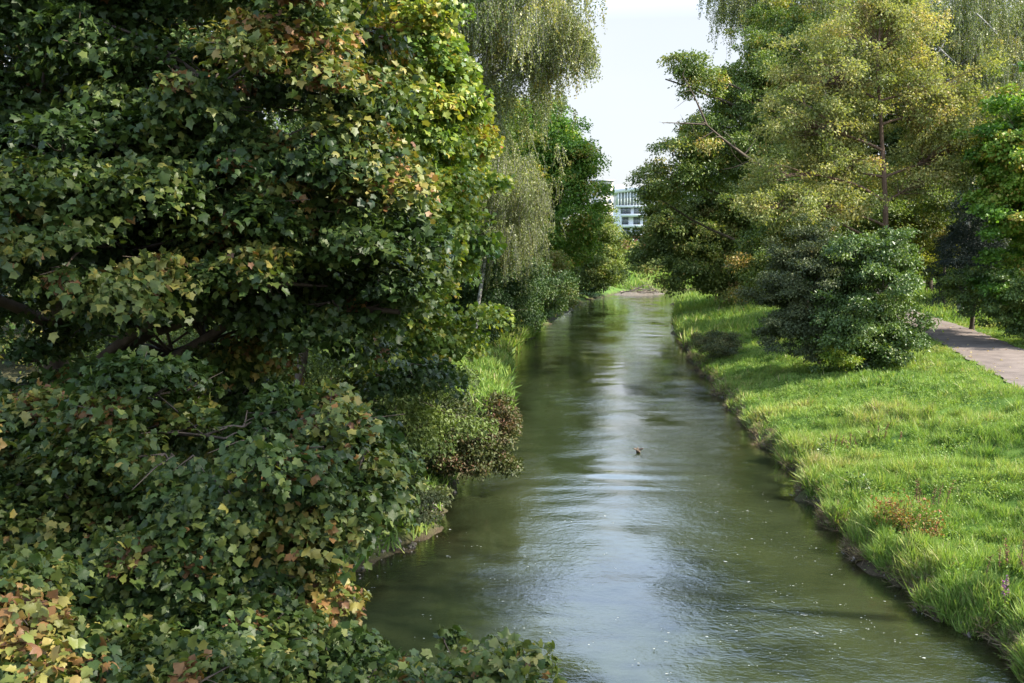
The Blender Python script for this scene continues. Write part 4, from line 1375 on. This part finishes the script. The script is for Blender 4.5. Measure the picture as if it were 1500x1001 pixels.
def light():
    w = bpy.data.worlds.new('World')
    sc.world = w
    w.use_nodes = True
    nt = w.node_tree
    nt.nodes.clear()
    az, el = radians(SUN_AZ), radians(SUN_EL)
    sky = N(nt, 'ShaderNodeTexSky', sky_type='NISHITA', sun_disc=False, sun_elevation=el, sun_rotation=az, altitude=300.0, air_density=1.0, dust_density=3.5, ozone_density=1.0)
    # thin high cloud veil
    co = N(nt, 'ShaderNodeTexCoord')
    mp = N(nt, 'ShaderNodeMapping')
    mp.inputs['Scale'].default_value = (1, 1, 2.5)
    L(nt, co.outputs['Generated'], mp.inputs[0])
    no = N(nt, 'ShaderNodeTexNoise', Scale=1.6, Detail=5.0, Roughness=.5)
    L(nt, mp.outputs[0], no.inputs['Vector'])
    mr = N(nt, 'ShaderNodeMapRange')
    mr.inputs['From Min'].default_value = .35
    mr.inputs['From Max'].default_value = .75
    mr.inputs['To Min'].default_value = .6
    mr.inputs['To Max'].default_value = .85
    L(nt, no.outputs['Fac'], mr.inputs['Value'])
    mx = N(nt, 'ShaderNodeMix', data_type='RGBA')
    L(nt, mr.outputs[0], mx.inputs['Factor'])
    L(nt, sky.outputs[0], mx.inputs[6])
    sx = N(nt, 'ShaderNodeSeparateXYZ')
    L(nt, co.outputs['Generated'], sx.inputs[0])
    cl = ramp(nt, [(0, (4.0, 4.1, 4.2)), (.22, (3.8, 3.95, 4.15)), (.31, (9.2, 11.4, 14.8)), (.50, (9.2, 12.0, 16.6)), (.65, (3.8, 4.8, 6.6)), (1, (3, 4.1, 6.2))])  # bright band above the view, added to lift the sky reflection in the water
    L(nt, sx.outputs[2], cl.inputs[0])
    L(nt, cl.outputs[0], mx.inputs[7])
    bg = N(nt, 'ShaderNodeBackground', Strength=.11)
    L(nt, mx.outputs[2], bg.inputs[0])
    o = N(nt, 'ShaderNodeOutputWorld')
    L(nt, bg.outputs[0], o.inputs[0])
    d = bpy.data.lights.new('sun', 'SUN')
    d.energy = 5.0
    d.angle = radians(.53)
    d.color = (1.0, .93, .80)
    s = bpy.data.objects.new('sun', d)
    COL.objects.link(s)
    from mathutils import Vector
    v = Vector((math.sin(az) * math.cos(el), math.cos(az) * math.cos(el), math.sin(el)))
    s.rotation_euler = v.to_track_quat('Z', 'Y').to_euler()
    s.location = (30, 0, 60)


SUN_AZ, SUN_EL = 100.0, 41.0


def camera():
    c = bpy.data.cameras.new('camera')
    c.sensor_width = 36
    c.lens = F / 1500 * 36
    c.clip_start = .1
    c.clip_end = 6000
    o = bpy.data.objects.new('camera', c)
    COL.objects.link(o)
    o.location = (0, 0, HC)
    o.rotation_euler = (pi / 2 - PITCH, 0, 0)
    sc.camera = o


M['juniper'] = leafmat('juniper_needle', [(0, (.030, .050, .045)), (.5, (.060, .085, .075)), (1, (.11, .13, .11))], .1, .6, .3)
M['deadwood'] = barkmat('dead_wood', (.09, .07, .05), (.30, .25, .19), 7)
M['rust'] = leafmat('rusty_leaf', [(0, (.10, .15, .04)), (.4, (.20, .17, .06)), (.7, (.25, .13, .06)), (1, (.20, .10, .06))], .3, .5, .3)
M['dockseed'] = plain('dock_seed', (.20, .085, .05), .8, .3, 20)
M['purple'] = plain('purple_flower', (.40, .12, .36), .7, .2, 20)

setting()
vegetation()
forest()
buildings()
duck()
driftwood()
herb(1225, 640, 33.5, 'dock_plant', 'rusty dock stalks on the bank just up from the water, middle stretch', 'plant', 'dock', 201, .75, 6, .35)
herb(1195, 655, 33.0, 'leafy_weed', 'dark green leafy weed beside the middle rusty dock stalks', 'plant', 'green', 202, .55, 6, .2)
herb(1300, 625, 34.0, 'dock_plant', 'sparse brown dock stalks higher up the sunlit bank', 'plant', 'dock', 203, .6, 5, .4)
herb(1358, 775, 25.0, 'dock_plant', 'tall thin brown dock stalks above the orange leaved bush', 'plant', 'dock', 204, .95, 6, .25)
herb(1335, 815, 23.4, 'rusty_bush', 'orange and rust leaved bramble at the water edge', 'bush', 'rust', 205, .75, 14, .38)
herb(1475, 870, 20.0, 'dock_plant', 'brown dock stalks in the grass at the lower right', 'plant', 'dock', 206, .9, 7, .3)
herb(1455, 925, 19.0, 'purple_flower', 'purple flower spikes near the water at the lower right', 'flower', 'purple', 207, .85, 3, .15)
herb(1260, 720, 27.5, 'leafy_weed', 'bushy green weed by the water above the orange bramble', 'plant', 'green', 208, .5, 9, .3)
light()
camera()
vs = sc.view_settings
vs.view_transform = 'Standard'
vs.look = 'None'
vs.gamma = 1
vs.exposure = 1.25
cy = sc.cycles
cy.max_bounces = 8
cy.diffuse_bounces = 3
cy.glossy_bounces = 3
cy.transmission_bounces = 4
cy.transparent_max_bounces = 8
cy.caustics_reflective = False
cy.caustics_refractive = False
